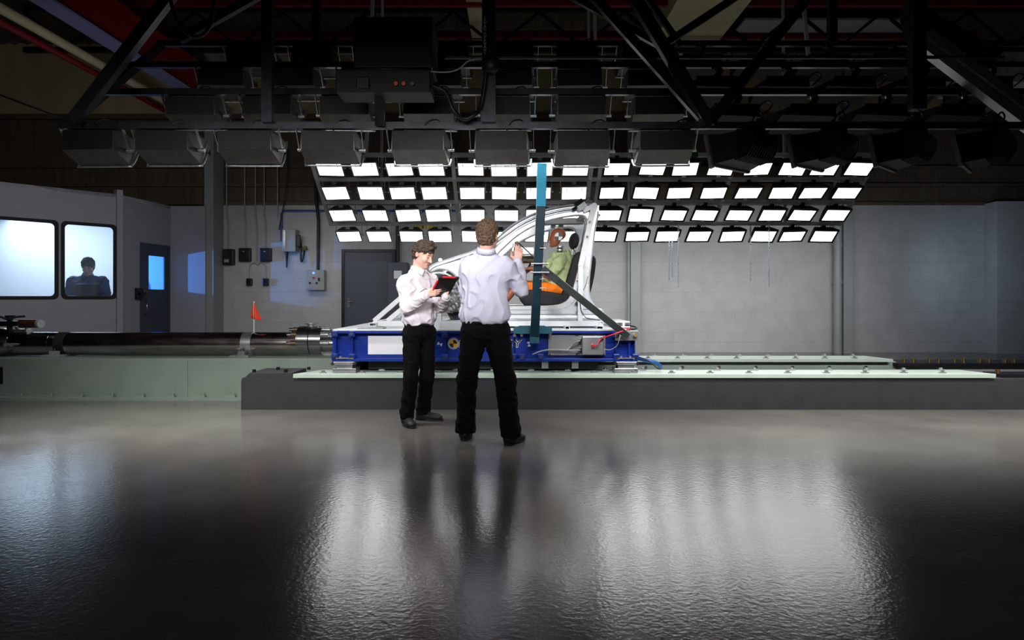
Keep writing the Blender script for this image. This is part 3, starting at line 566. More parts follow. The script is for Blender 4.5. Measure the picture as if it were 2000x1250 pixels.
# actuator tube
tz, ty = .622, 8.3
t = thing('actuator_tube', (-4.5, ty, .48), 'long polished steel actuator tube lying along the green beam', 'tube')
MB().tube([(-9.4, ty, tz), (PX(105, ty), ty, tz)], .142, 48).tube([(PX(105, ty), ty, tz), (-2.58, ty, tz)], .14, 48).build('barrel', M_tube, t)
for px in (130, 490):
    x = PX(px, ty); m = MB()
    m.tube([(x-.08, ty, tz), (x+.04, ty, tz)], .1425 if px > 300 else .1432, 48); m.build('strap', M_alu if px > 300 else M_dark, t)
    MB().bx(x-.16, x+.06, ty-.24, ty+.24, .478, .50).bx(x-.08, x, ty-.2, ty-.12, .50, .545).build('strap_foot', M_greys if px < 300 else M_alu, t)
    MB().cyl((x-.04, ty-.16, .545), (x-.04, ty-.16, .575), .018, 6).build('strap_bolt', M_steel, t)
m = MB(); m.tube([(-2.58, ty, .66), (-2.44, ty, .66)], .175, 48); m.build('flange', M_steel, t); m = MB(); m.tube([(-2.43, ty, .66), (-2.29, ty, .66)], .175, 48); m.build('flange', M_steel, t)
for k in range(8):
    a = math.radians(45*k+10); cy, cz = ty+.135*math.cos(a), .66+.135*math.sin(a)
    if cz < .55: continue
    MB().cyl((-2.70, cy, cz), (-2.65, cy, cz), .022, 6).build('flange_nut', M_steel, t); MB().cyl((-2.65, cy, cz), (-2.58, cy, cz), .03, 12).build('flange_sleeve', M_brass, t)
    MB().cyl((-2.29, cy, cz), (-2.20, cy, cz), .026, 12).build('flange_bolt', M_brk, t)
MB().cyl((-2.44, ty, .83), (-2.44, ty, .86), .05, 12).cyl((-2.44, ty, .86), (-2.44, ty, .875), .08, 12).build('filler_cap', M_brk, t)
MB().tube([(-2.29, ty, .62), (-2.05, ty, .62)], .10, 32).tube([(-2.05, ty, .62), (-1.93, ty, .62)], .135, 32).build('coupling', M_steel, t)
# end head with valve
t = thing('valve_assembly', (-8.0, ty, .76), 'valve head with round brown cylinder at the far left of the tube', 'valve')
m = MB(); m.tube([(-9.5, ty, tz), (PX(8, ty), ty, tz), (PX(28, ty), ty, tz)], .17, 40, radii=[.19, .19, .145]); m.build('head_casting', M_tube, t)
for px in (14, 25): MB().tube([(PX(px, 8.15), 8.15, .62), (PX(px, 8.13), 8.10, .62)], .022, 16).build('port_ring', M_brk, t)
MB().cyl((PX(40, 8.2), 8.2, .87), (PX(80, 8.2), 8.15, .87), .05, 24).build('cylinder_body', mat('brown_cylinder', (70, 42, 34), .4), t)
MB().cyl((PX(80, 8.2), 8.15, .87), (PX(88, 8.2), 8.13, .87), .048, 24).build('cylinder_cap', M_greys, t)
MB().bx(-8.2, PX(40, 8.2), 8.14, 8.24, .84, .90).cyl((PX(20, 8.2), 8.19, .76), (PX(20, 8.2), 8.19, .96), .03).cyl((PX(12, 8.2), 8.19, .955), (PX(30, 8.2), 8.19, .955), .015).build('valve_block', M_dsteel, t)
MB().tube(cr([(PX(0, 8.2), 8.15, .93), (PX(12, 8.2), 8.1, .955), (PX(30, 8.2), 8.1, .92), (PX(40, 8.2), 8.12, .95), (PX(55, 8.2), 8.15, .96)]), .012, 8).build('valve_hose', M_dark, t)
MB().bx(PX(28, ty), PX(58, ty), ty-.06, ty+.06, .758, .80, .006).cyl((PX(34, ty), ty, .80), (PX(34, ty), ty, .83), .025, 12).cyl((PX(52, ty), ty, .80), (PX(52, ty), ty, .83), .02, 12).build('mount_block', M_brk, t)
# flag
fx = PX(496, ty)
t = thing('warning_flag', (fx, ty, .762), 'small orange warning flag standing on the steel tube', 'flag')
MB().cyl((fx, ty, .762), (fx, ty, 1.14), .008, 8).build('flag_pole', M_white, t)
m = MB(); G = 8; vs = []
for i in range(G+1):
    u = i/G; top = Vector((fx-.005, ty, 1.15)); lft = Vector((fx-.062, ty+.03, .935)); rgt = Vector((fx+.095, ty-.02, .90))
    for j in range(G+1):
        v = j/G; base = lft.lerp(rgt, v); p = top.lerp(base, u); p.y += .03*math.sin(v*7+u)*u; vs.append(p)
fs = [(i*(G+1)+j, i*(G+1)+j+1, (i+1)*(G+1)+j+1, (i+1)*(G+1)+j) for i in range(G) for j in range(G)]
m.add(vs, fs, True); fo = m.build('flag_cloth', M_orange, t); so = fo.modifiers.new('s', 'SOLIDIFY'); so.thickness = .003
# =====================================================  CRASH SLED
SX0, SX1, SY0, SY1, SZ0, SZ1 = PX(648, 7.3), PX(1246, 7.3), 7.3, 9.42, .50, .845
t = thing('crash_sled', ((SX0+SX1)/2, 8.35, .385), 'blue crash test sled with white deck on the track', 'sled'); sled = t
m = MB(); m.bx(SX0+.02, SX1-.02, SY0+.09, SY0+.105, SZ0+.03, SZ1-.03).bx(SX0, SX1, SY0, SY0+.11, SZ0, SZ0+.03).bx(SX0, SX1, SY0, SY0+.11, SZ1-.045, SZ1-.02)
m.bx(SX0, SX0+.025, SY0+.02, SY1, SZ0, SZ1-.02).bx(SX1-.1, SX1-.075, SY0+.02, SY1, SZ0, SZ1-.02).bx(SX0, SX1, SY1-.02, SY1, SZ0, SZ1-.02).bx(SX0, SX1-.08, SY0+.1, SY1, SZ0+.01, SZ0+.03)
m.build('chassis', M_blue, t, bevel=.003)
MB().bx(SX0+.01, SX1-.12, SY0-.005, SY1, SZ1-.018, SZ1, .004).build('deck', M_white, t)
def lug(px, py):
    x, z = PX(px, 7.3), PZ(py, 7.3); m = MB().bx(x-.035, x+.035, SY0-.02, SY0+.05, z-.032, z+.032, .008); o = m.build('lug', M_blue, t)
    MB().cyl((x, SY0-.021, z), (x, SY0-.027, z), .018, 16).build('lug_bush', M_steel, o)
for q in ((654, 652), (687, 652), (869, 653), (1202, 653), (654, 696), (687, 697), (869, 698), (1002, 697), (1020, 697), (1056, 697), (1204, 697), (1241, 697)): lug(*q)
for px in (654, 687, 869, 1002, 1204, 1240):
    x = PX(px, 7.3); MB().bx(x-.006, x+.006, SY0+.02, SY0+.09, SZ0+.03, SZ1-.045).build('stiffener', M_blue, t)
MB().prism([(PX(719, 7.39), PZ(656, 7.39)), (PX(792, 7.39), PZ(656, 7.39)), (PX(792, 7.39), PZ(692, 7.39)), (PX(719, 7.39), PZ(692, 7.39))], 7.384, 7.389).build('blank_white_panel', M_signw, t)
def disc(mb, x, z, r, y0, y1, a0=0, a1=360, n=32):
    pts = [(x+r*math.cos(math.radians(a0+(a1-a0)*i/n)), z+r*math.sin(math.radians(a0+(a1-a0)*i/n))) for i in range(n+(0 if a1-a0 == 360 else 1))]
    if a1-a0 < 360: pts.append((x, z))
    return mb.prism(pts, y0, y1)
yf = SY0+.09
def target(px, py, r, rot=0, m1=M_signw, par=t, y=yf):
    x, z = PX(px, y), PZ(py, y); mb = MB(); disc(mb, x, z, r, y-.004, y-.001, 90+rot, 180+rot, 8); disc(mb, x, z, r, y-.004, y-.001, 270+rot, 360+rot, 8); mb.build('target_marker', m1, par)
target(859, 672, .027, 25); target(1033, 672, .027, -35)
x, z = PX(885.5, yf), PZ(671, yf)
disc(MB(), x, z, .062, yf-.004, yf-.001).build('badge_rim', M_signw, t); disc(MB(), x, z, .056, yf-.006, yf-.004).build('badge_ring', M_signk, t); disc(MB(), x, z, .052, yf-.008, yf-.006).build('badge_face', M_signw, t)
m = MB(); disc(m, x, z, .043, yf-.010, yf-.008, 90, 180, 10); disc(m, x, z, .043, yf-.010, yf-.008, 270, 360, 10); m.build('badge_quarters', M_signy, t)
m = MB(); disc(m, x, z, .043, yf-.010, yf-.008, 0, 90, 10); disc(m, x, z, .043, yf-.010, yf-.008, 180, 270, 10); m.build('badge_quarters', M_signk, t)
for s, px in (('S', 900), ('TY', 1004)):
    text_xz(s, .105, PX(px, yf), yf-.005, PZ(672, yf), offset=.007, shear=.15).build('letter_outline', M_signw, t); text_xz(s, .105, PX(px, yf), yf-.009, PZ(672, yf), offset=.001, shear=.15).build('letter', M_signk, t)
m = MB(); m.bx(PX(1071, 7.3), PX(1184, 7.3), SY0+.055, SY0+.075, PZ(695, 7.3), PZ(655, 7.3), .003); ap = m.build('aluminium_plate', M_alu, t)
for px, py in ((1074, 693), (1127, 693), (1180, 693), (1127, 655)): MB().cyl((PX(px, 7.3), SY0+.055, PZ(py, 7.3)), (PX(px, 7.3), SY0+.045, PZ(py, 7.3)), .010, 8).build('plate_bolt', M_steel, ap)
m = MB(); m.bx(PX(1137, 7.25), PX(1179, 7.25), SY0-.05, SY0+.05, PZ(693, 7.25), PZ(657, 7.25), .008); jb = m.build('junction_box', M_alu, t)
MB().cyl((PX(1158, 7.25), SY0-.05, PZ(675, 7.25)), (PX(1158, 7.25), SY0-.09, PZ(675, 7.25)), .018, 12).build('red_plug', M_redb, jb)
MB().bx(PX(1173, 7.25), PX(1178, 7.25), SY0-.08, SY0-.05, PZ(664, 7.25), PZ(658, 7.25)).bx(PX(1131, 7.25), PX(1137, 7.25), SY0-.02, SY0+.02, PZ(667, 7.25), PZ(663, 7.25)).bx(PX(1131, 7.25), PX(1137, 7.25), SY0-.02, SY0+.02, PZ(685, 7.25), PZ(681, 7.25)).build('cable_gland', M_black, jb)
def pp(px, py, Y=7.22): return P(px, py, Y)
MB().tube(cr([pp(1160, 676, 7.2), pp(1166, 674, 7.18), pp(1170, 666, 7.2), pp(1176, 661, 7.2)]), .006, 6).tube(cr([pp(1176, 660, 7.2), pp(1195, 654, 7.15), pp(1212, 648, 7.15), pp(1222, 645, 7.2), pp(1229, 643, 7.25)]), .007, 6).build('red_wire', M_pinkw, t)
MB().tube(cr([pp(1040, 692, 7.3), pp(1056, 686, 7.3), pp(1075, 683, 7.3), pp(1106, 684, 7.3), pp(1133, 684, 7.25)]), .008, 6).tube(cr([pp(1108, 684, 7.3), pp(1117, 675, 7.3), pp(1126, 668, 7.25), pp(1133, 665, 7.25)]), .008, 6).tube(cr([pp(1180, 682, 7.25), pp(1192, 683, 7.25), pp(1205, 675, 7.2), pp(1210, 660, 7.15), pp(1214, 650, 7.2)]), .005, 6).build('grey_cable', M_wire, t)
m = MB(); m.bx(PX(1201, 7.28), PX(1246, 7.28), SY0-.035, SY0-.012, PZ(665, 7.28), PZ(646, 7.28), .003); eb = m.build('end_bracket', M_alu, t)
MB().cyl(pp(1206, 654, 7.26), pp(1206, 654, 7.22), .02, 12).build('bracket_bolt', M_steel, eb); MB().cyl(pp(1241, 655, 7.26), pp(1241, 655, 7.22), .018, 12).build('bracket_bolt', M_brass, eb)
m = MB(); m.bx(PX(1186, 8), PX(1222, 8), 7.7, 8.5, .845, .86).bx(PX(1208, 8), PX(1212, 8), 7.7, 8.5, .86, .90).bx(PX(1190, 8), PX(1222, 8), 7.7, 8.5, .90, .915).build('rear_channel', M_white, t)
MB().tube(cr([pp(1215, 640, 7.8), pp(1222, 636, 7.8), pp(1236, 637, 7.7), pp(1244, 640, 7.6), pp(1236, 643, 7.5), pp(1226, 641, 7.5), pp(1232, 646, 7.4)]), .009, 6).build('cable_loop', M_black, t)
MB().tube(cr([pp(1205, 645, 7.45), pp(1214, 641, 7.4), pp(1224, 643, 7.4), pp(1230, 641, 7.4), pp(1220, 646, 7.3)]), .007, 6).build('red_wire', M_pinkw, t)
# underside mechanism
MB().bx(SX0+.35, SX1-.4, 7.5, 9.1, .40, .50).build('underframe', M_black, t)
for px in (1065, 1124): MB().bx(PX(px, 7.3)-.035, PX(px, 7.3)+.035, 7.34, 7.38, .42, .5).build('hanger_plate', M_alu, t)
# saddles
for px in (674, 1222):
    for yy in (7.26, 8.9):
        x = PX(px, 7.3); m = MB().bx(x-.125, x+.125, yy, yy+.2, .385, .43, .004).bx(x-.085, x+.085, yy+.01, yy+.19, .43, .468, .004).bx(x-.11, x+.11, yy-.01, yy+.2, .468, .50, .004); s = m.build('slide_block', M_alu, t)
        for dx in (-.115, .115): MB().cyl((x+dx, yy-.012, .483), (x+dx, yy-.04, .483), .018, 12).build('block_screw', M_steel, s)
        MB().bx(x-.09, x+.09, yy+.01, yy+.08, .531, .54).cyl((x-.05, yy+.04, .54), (x-.05, yy+.04, .56), .014, 8).cyl((x+.05, yy+.04, .54), (x+.05, yy+.04, .56), .014, 8).build('washer_plate', M_brk, s)
tag(MB().tube(cr([P(1247, 700, 7.4), P(1262, 704, 7.35), P(1280, 708, 7.35), P(1288, 714, 7.4), P(1290, 719, 7.45)]), .022, 10).build('air_line', M_hose), 'blue air hose trailing from the right end of the sled', 'hose')
tag(MB().tube(cr([P(1246, 697, 7.35), P(1268, 705, 7.3), P(1280, 716, 7.28), P(1287, 721, 7.28)]), .007, 8).build('sensor_cable', M_black), 'thin black cable hanging beside the blue hose', 'cable')
# =====================================================  CAR BODY
CY = 7.72; FY = 9.12
def q(px, py, Y=CY): return (PX(px, Y), PZ(py, Y))
outer = [(960, 477), (985, 450), (1012, 431), (1045, 415), (1080, 405), (1118, 399), (1150, 398), (1167, 402), (1169, 420), (1163, 450), (1157, 500), (1152, 545), (1152, 575), (1158, 592), (1167, 601), (1176, 605), (1178, 626), (1100, 627), (1000, 627), (912, 627), (908, 600), (904, 575), (896, 552), (886, 537), (873, 529), (858, 527), (843, 532), (837, 524), (850, 514), (880, 504), (925, 490)]
inner = [(985, 597), (968, 590), (960, 565), (959, 530), (966, 505), (985, 484), (1010, 462), (1040, 444), (1075, 431), (1110, 424), (1134, 422), (1144, 428), (1145, 445), (1138, 480), (1130, 520), (1120, 558), (1112, 580), (1100, 591), (1080, 596), (1040, 597)]
car = thing('car_body_shell', (0, 8.4, .86), 'white cut-down car body shell mounted on the sled', 'car body'); t = car
def smooth2(pts): return [(v.x, v.y) for v in cr([Vector((*q(*p), 0)) for p in pts], 4, True)]
so, si = smooth2(outer), smooth2(inner)
side = plate2d([so, si[::-1]], CY, .09, .02); side.build('side_panel', M_bodyw, t)
far = plate2d([so, si[::-1]], FY, .09, .02); far.build('side_panel', M_bodyw, t)
fw = [(v.x, v.y) for v in cr([Vector((*q(*p), 0)) for p in [(976, 604), (953, 592), (948, 565), (948, 528), (957, 498), (978, 474), (1006, 452), (1038, 434), (1074, 421), (1110, 413.5), (1140, 411), (1155, 420), (1153, 448), (1147, 480), (1139, 524), (1128, 563), (1121, 588), (1107, 600), (1083, 606), (1040, 606)]], 4, True)]
lip = plate2d([fw, si[::-1]], CY-.035, .05, .012); lip.build('door_flange', M_bodyw, t)
def line(pts, r, m, nm, y=CY-.05): MB().tube([(v.x, y, v.y) for v in cr([Vector((*q(*p), 0)) for p in pts], 5)], r, 8).build(nm, m, t)
roof = [(985, 450), (1012, 431), (1045, 415), (1080, 405), (1118, 399), (1150, 398)]
for k, (dy, r, mm) in enumerate(((4, .008, M_bodyg), (8, .006, M_bodyw), (11, .007, M_bodyg), (15, .006, M_bodyw), (18, .006, M_bodyg))):
    line([(940+0, 490+dy*.6)]+[(x+dy*.35, y+dy) for x, y in roof], r, mm, 'roof_groove')
for py, r, mm in ((614, .007, M_bodyg), (626, .012, M_bodyg)): line([(915, py), (1000, py), (1100, py), (1172, py)], r, mm, 'sill_groove', CY-.045)
MB().tube([(PX(912, CY), CY-.02, PZ(620.5, CY)), (PX(1174, CY), CY-.02, PZ(620.5, CY))], .045, 20).build('sill_tube', M_bodyw, t)
line([(1127, 606), (1121, 615), (1100, 616)], .004, M_bodyg, 'pillar_crease'); line([(1128, 600), (1125, 590), (1132, 575), (1142, 560), (1147, 540)], .004, M_bodyg, 'pillar_crease')
line([(1128, 603), (1140, 604), (1165, 604), (1172, 606)], .004, M_bodyg, 'pillar_crease')
# wheel arch lip, fender detail
line([(846, 534), (860, 533), (874, 536), (886, 545), (895, 560), (900, 580), (903, 604)], .012, M_bodyw, 'arch_lip', CY-.04); line([(842, 528), (852, 521), (885, 510), (925, 496)], .006, M_bodyg, 'fender_crease')
line([(852, 516), (880, 506), (925, 491), (955, 475)], .014, M_bodyw, 'fender_edge', CY); MB().cyl((PX(860, CY), CY-.01, PZ(508, CY)), (PX(860, CY), CY+.03, PZ(508, CY)), .022, 16).build('lifting_eye', M_bodyw, t)
line([(872, 515), (900, 507), (925, 503)], .004, M_bodyg, 'fender_crease')
# inner fender
s = SDF(); rs = random.Random(3)
for i in range(26): s.ell((PX(rs.uniform(868, 905), 8.0), 8.05, PZ(rs.uniform(545, 605), 8.0)), (.05, .035, .04+.02*rs.random()), None, .02)
s.cone(P(872, 545, 8.05), P(905, 605, 8.05), .05, .06, .03).cone(P(880, 535, 8.05), P(915, 600, 8.05), .05, .05, .03)
s.mesh(.012, folds(.012, 3, 4)).build('inner_fender', mat('cast_metal', (150, 152, 154), .4, metal=.7, noise=.3, nscale=14, bump=.4, bscale=30), t)
MB().prism([q(*p, 8.2) for p in ((850, 535), (900, 540), (905, 625), (880, 625), (862, 590))], 8.2, 8.22).build('firewall_panel', M_dsteel, t)
for x, z, r in ((1150, 402, .03), (1060, 412, .02), (1165, 610, .035), (925, 500, .035), (1000, 615, .03)):
    a = Vector((PX(x, CY), CY, PZ(z, CY))); MB().bar(a, (a.x, FY, a.z), r*2, r*1.6).build('cross_member', M_bodyw, t)
MB().bx(PX(915, CY), PX(1170, CY), CY+.03, FY-.03, PZ(622, CY), PZ(616, CY)).build('floor_pan', M_bodyg, t)
MB().tube([P(1000, 508, 7.9), P(1048, 506, 8.0), P(1050, 506, 8.9)], .045, 16).build('cross_car_tube', M_steel, t)
MB().bar(P(1000, 487, 7.95), P(1042, 487, 7.95), .03, .04).bar(P(1005, 494, 7.95), P(1042, 493, 7.95), .03, .03).build('dash_rail', M_brk, t)
# rear window pillar detail on far side: rail under roof
MB().bar(P(1050, 433, 9.0), P(1140, 431, 9.0), .05, .07).build('roof_inner_rail', M_greys, t)
for px in (1081, 1096): MB().bx(PX(px, 8.9)-.03, PX(px, 8.9)+.03, 8.93, 8.97, PZ(442, 8.9), PZ(438, 8.9)).build('rail_clip', M_dsteel, t)
# support bar with camera arm
bar = [P(1160, 402, 7.62), P(1134, 520, 7.62), P(1133, 628, 7.62)]
MB().bar(bar[0], bar[1], .06, .055, (0, 1, 0)).bar(bar[1], bar[2], .055, .055, (0, 1, 0)).cyl(bar[0]-Vector((0, .03, 0)), bar[0]+Vector((0, .03, 0)), .032, 20).build('support_bar', M_white, t)
for px, py in ((1152, 433), (1147, 462)): MB().cyl(P(px, py, 7.60), P(px, py, 7.56), .013, 6).build('bar_bolt', M_steel, t)
MB().cyl(P(1126, 547, 7.62), P(1131, 547, 7.62), .015, 10).build('hinge_pin', M_steel, t); MB().cyl(P(1126, 593, 7.66), P(1126, 593, 7.64), .018, 14).build('grommet', M_signk, t)
MB().bar(bar[0], P(1139, 412, 7.62), .05, .04, (0, 1, 0)).build('camera_arm', M_white, t)
MB().bx(PX(1166, 7.7), PX(1169, 7.7), 7.66, 7.8, PZ(414, 7.7), PZ(402, 7.7)).cyl(P(1166, 421, 7.75), P(1170, 424, 7.75), .03).build('hinge_bracket', M_alu, t)
MB().tube(cr([P(1133, 585, 7.58), P(1135, 605, 7.58), P(1144, 620, 7.56), P(1160, 624, 7.55), P(1172, 625, 7.58)]), .005, 6).build('body_cable', M_black, t)
# mounting frame on deck
fr = thing('mounting_frame', (0, 8.4, .846), 'white box-section frame fixing the car body to the sled deck', 'frame'); t = fr
for Y in (7.6, 9.2):
    k = 7.6
    zt = PZ(632, 7.6)
    x0, x1 = PX(729, 7.6), PX(1176, 7.6)
    MB().bx(x0, x1, Y-.03, Y+.03, zt-.03, zt+.03, .004).build('long_rail', M_white, t)
    MB().bar((PX(731, 7.6), Y, zt+.03), (PX(830, 7.6), Y, PZ(541, 7.6)), .05, .05, (0, 1, 0)).build('diagonal_brace', M_white, t)
    MB().bar((PX(757, 7.6), Y, zt+.03), (PX(820, 7.6), Y, PZ(575, 7.6)), .05, .05, (0, 1, 0)).build('diagonal_brace', M_white, t)
    MB().bar((PX(859, 7.6), Y, zt+.03), (PX(859, 7.6), Y, PZ(545, 7.6)), .045, .045, (0, 1, 0)).build('upright', M_white, t)
for px in (735, 800, 862, 1000, 1168): MB().bx(PX(px, 7.6)-.03, PX(px, 7.6)+.03, 7.63, 9.17, PZ(632, 7.6)-.028, PZ(632, 7.6)+.028).build('cross_rail', M_white, t)
def tubebox(px, py, w, h, y0, y1, nm):
    x, z = PX(px, y0), PZ(py, y0); a, b = w/2, h/2; th = .007
    MB().bx(x-a, x+a, y0, y1, z-b, z-b+th).bx(x-a, x+a, y0, y1, z+b-th, z+b).bx(x-a, x-a+th, y0, y1, z-b+th, z+b-th).bx(x+a-th, x+a, y0, y1, z-b+th, z+b-th).build(nm, M_white, t)
tubebox(1108, 641, .052, .05, 7.4, 9.3, 'open_tube'); tubebox(1172, 642, .075, .06, 7.45, 9.3, 'open_channel'); tubebox(1174, 632, .05, .05, 7.55, 9.3, 'open_channel')
tubebox(728, 634, .08, .04, 7.5, 7.8, 'open_channel')
MB().bx(PX(704, 7.5), PX(753, 7.5), 7.35, 7.55, .846, .858, .003).build('clamp_plate', M_greys, t)
MB().bx(PX(860, 7.5), PX(905, 7.5), 7.42, 7.48, .846, .90).build('side_plate', M_white, t)
# steel post
t = thing('barrier_post', P(1044, 655, 7.2), 'tall teal steel post standing in front of the car body', 'post')
pb, pm, pt = P(1044, 655, 7.2), P(1056.5, 403, 7.0), P(1058.5, 319, 6.93)
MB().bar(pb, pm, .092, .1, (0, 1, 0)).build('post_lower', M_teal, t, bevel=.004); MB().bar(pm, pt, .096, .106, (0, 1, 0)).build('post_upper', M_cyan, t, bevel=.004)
b = pb; m = MB().bx(b.x-.05, b.x+.05, 7.17, 7.27, .70, .82, .004)
m.build('post_shoe', M_teal2, t)
m = MB(); m.prism([(PX(1003, 7.25), .80), (PX(1078, 7.25), .80), (PX(1078, 7.25), .86), (PX(1062, 7.25), .885), (PX(1015, 7.25), .885), (PX(1003, 7.25), .86)], 7.24, 7.29).build('base_bracket', M_teal2, t)
for px in (1005, 1019, 1075): MB().cyl(P(px, 655, 7.24), P(px, 655, 7.21), .016, 10).build('bracket_bolt', M_steel, t)
for py in (515, 532): MB().cyl(P(1037, py, 6.98), P(1072, py, 6.98), .007, 8).build('clamp_rod', M_steel, t)
for py in (485, 545, 563): MB().cyl(P(1054, py, 6.99), P(1066, py, 6.99), .006, 8).build('clamp_rod', M_steel, t)
t = thing('steel_brace', P(1225, 655, 7.2), 'dark diagonal steel brace from the teal post to the sled end', 'brace')
a, b = P(1059, 525, 7.08), P(1226, 657, 7.2)
MB().bar(a, b, .07, .06, (0, 1, 0)).build('brace_bar', M_dstub, t, bevel=.004); d = (b-a).normalized()
MB().bar(a, a+d*.2, .075, .075, (0, 1, 0)).build('end_fitting', M_rig, t); MB().bar(b-d*.14, b, .075, .05, (0, 1, 0)).build('end_fitting', M_greys, t)
up = Vector((0, 0, 1)); n_ = d.cross(Vector((0, 1, 0))).normalized(); n_ = n_ if n_.z > 0 else -n_
MB().bar(a+d*.2+n_*.03, b-d*.15+n_*.03, .02, .012, (0, 1, 0)).build('edge_strip', M_greys, t)
# onboard camera
t = thing('onboard_camera', P(1137, 412, 7.6), 'small white and black camera on the arm above the car roof', 'camera')
c0, c1 = P(1141, 409, 7.6), P(1125, 398, 7.6); dd = (P(1118, 408, 7.55)-P(1139, 393, 7.6)).normalized()
base = P(1133, 400, 7.6); MB().bar(base-dd*.05+Vector((.02, 0, -.02)), base+dd*.06+Vector((.02, 0, -.02)), .06, .05, (0, 1, 0)).build('camera_body', M_white, t)
MB().bar(base-dd*.05+Vector((-.012, 0, .02)), base+dd*.05+Vector((-.012, 0, .02)), .06, .04, (0, 1, 0)).build('recorder', M_black, t)
MB().cyl(base+dd*.05, base+dd*.11, .018, 14).build('lens', M_black, t); MB().cyl(P(1139, 410, 7.6), base+Vector((.02, 0, -.02)), .02, 10).build('mount', M_white, t)
MB().tube(cr([base-dd*.05, P(1146, 388, 7.6), P(1155, 387, 7.6), P(1160, 396, 7.62)]), .006, 6).build('lead', M_black, t)
# =====================================================  SEATS
def seat(dx, Y, lab):
    t = car
    f = lambda L: [(PX(px, 8.1)+dx, PZ(py, 8.1)) for px, py in L]
    back = [(1090, 588), (1100, 560), (1109, 530), (1117, 505), (1124, 495), (1133, 496), (1137, 508), (1132, 545), (1122, 580), (1108, 598)]
    cush = [(1013, 578), (1019, 569), (1040, 566), (1090, 573), (1100, 580), (1106, 592), (1104, 600), (1035, 599), (1020, 592)]
    s = None
    for L, nm in ((back, 'seat'), (cush, 'seat_cushion')):
        sm = [(v.x, v.y) for v in cr([Vector((*p, 0)) for p in f(L)], 4, True)]; o = plate2d([sm], Y, .48, .045).build(nm, M_seat, s or t); s = s or tag(o, lab)
    xx, zz = PX(1121, 8.1)+dx, PZ(471, 8.1); MB().ell((xx, Y, zz), (.062, .14, .1), Euler((0, .15, 0)).to_matrix()).build('headrest', M_seat, s)
    for e in (-.05, .05): MB().cyl((xx, Y+e, zz-.08), (xx+.03, Y+e, zz-.17), .008).build('headrest_rod', M_steel, s)
    MB().bx(PX(1030, 8.1)+dx, PX(1100, 8.1)+dx, Y-.2, Y+.2, PZ(606, 8.1), PZ(599, 8.1)).build('seat_rail', M_dsteel, s)
seat(0, 8.1, 'black car seat holding the crash dummy'); seat(.22, 8.75, 'black empty car seat on the far side'); t = car
c = P(1026, 535, 8.1); ax_ = Vector((-.9, 0, .45)).normalized(); e1 = Vector((0, 1, 0)); e2 = ax_.cross(e1)
MB().tube([c+(e1*math.cos(a)+e2*math.sin(a))*.17 for a in [i*2*math.pi/28 for i in range(29)]], .014, 8).build('steering_wheel', M_black, t); t = car.children[-1]
MB().cyl(c, c+ax_*.08, .05).bar(c-e1*.16, c+e1*.16, .02, .03).build('hub', M_black, t); MB().cyl(c+ax_*.08, c+ax_*.4-Vector((0, 0, .25)), .025).build('column', M_dsteel, t)
# =====================================================  REAR LAMP RACK
ORD = ['first', 'second', 'third', 'fourth', 'fifth', 'sixth', 'seventh', 'eighth', 'ninth', 'tenth', 'eleventh', 'twelfth', 'thirteenth', 'fourteenth', 'fifteenth', 'sixteenth']
RY0, RZ0, RY1, RZ1 = 11.5, 2.424, 10.29, 3.33
def rk(t_, x): return Vector((x, RY0+(RY1-RY0)*t_, RZ0+(RZ1-RZ0)*t_))
XL, XR = -3.05, 5.52
t = thing('lamp_rack', ((XL+XR)/2, 10.9, RZ0), 'grey tilted rack frame holding the lit floodlights behind the sled', 'rack')
for i, tt in enumerate((0, .337, .669, 1)): MB().bar(rk(tt, XL), rk(tt, XR), .06, .06).build('rack_crossbar', M_rackg, t)
for x in (XL, -.9, 1.22, 1.36, 3.40, XR): MB().bar(rk(-.02, x), rk(1.02, x), .06, .05).build('rack_rail', M_rackg, t)
for x in (-2.2, 1.3, 4.6):
    MB().bar(rk(1, x), Vector((x, 10.9, 6.5)), .05, .05).build('rack_hanger', M_rackg, t); MB().bar(rk(0, x), Vector((x, 11.6, 6.5)), .04, .04).build('rack_hanger', M_rackg, t)
TILT = math.radians(58)
def flood_a(nm='floodlight'):
    t = thing(nm, (0, 0, 0), '', 'floodlight', 'lit floodlights on the rear rack'); R = Matrix.Rotation(TILT, 3, 'X')
    def B(mb, n, m): mb.v = [tuple(R @ Vector(v)) for v in mb.v]; return mb.build(n, m, t)
    W, H = .185, .135
    hb = MB(); hb.add([(-W-.012, .01, -H-.012), (W+.012, .01, -H-.012), (W+.012, .01, H+.012), (-W-.012, .01, H+.012), (-.11, .13, -.06), (.11, .13, -.06), (.11, .13, .09), (-.11, .13, .09)], [(4, 5, 6, 7), (0, 4, 7, 3), (1, 2, 6, 5), (3, 7, 6, 2), (0, 1, 5, 4)])
    B(hb, 'lamp_housing', M_hous); B(MB().bx(-W, W, -.002, .0, -H, H), 'lamp_glass', M_emit)
    B(MB().bx(-.125, -.115, -.008, -.003, .05, .12).bx(.115, .125, -.008, -.003, .05, .12), 'lamp_clip', M_hous)
    fr = MB().bx(-W-.018, W+.018, -.012, .012, H, H+.016).bx(-W-.018, W+.018, -.012, .012, -H-.016, -H).bx(-W-.018, -W, -.012, .012, -H, H).bx(W, W+.018, -.012, .012, -H, H); B(fr, 'lamp_rim', M_brk)
    br = MB()
    for s in (-1, 1): br.bar((s*.21, .03, .02), (s*.21, 0, .20), .008, .02); br.cyl((s*.195, .03, .02), (s*.235, .03, .02), .015, 8)
    br.bar((-.21, 0, .20), (.21, 0, .20), .02, .008); br.build('yoke', M_brk, t)
    MB().bx(-.035, .035, -.09, -.08, .11, .155).build('label_plate', M_greys, t); return t
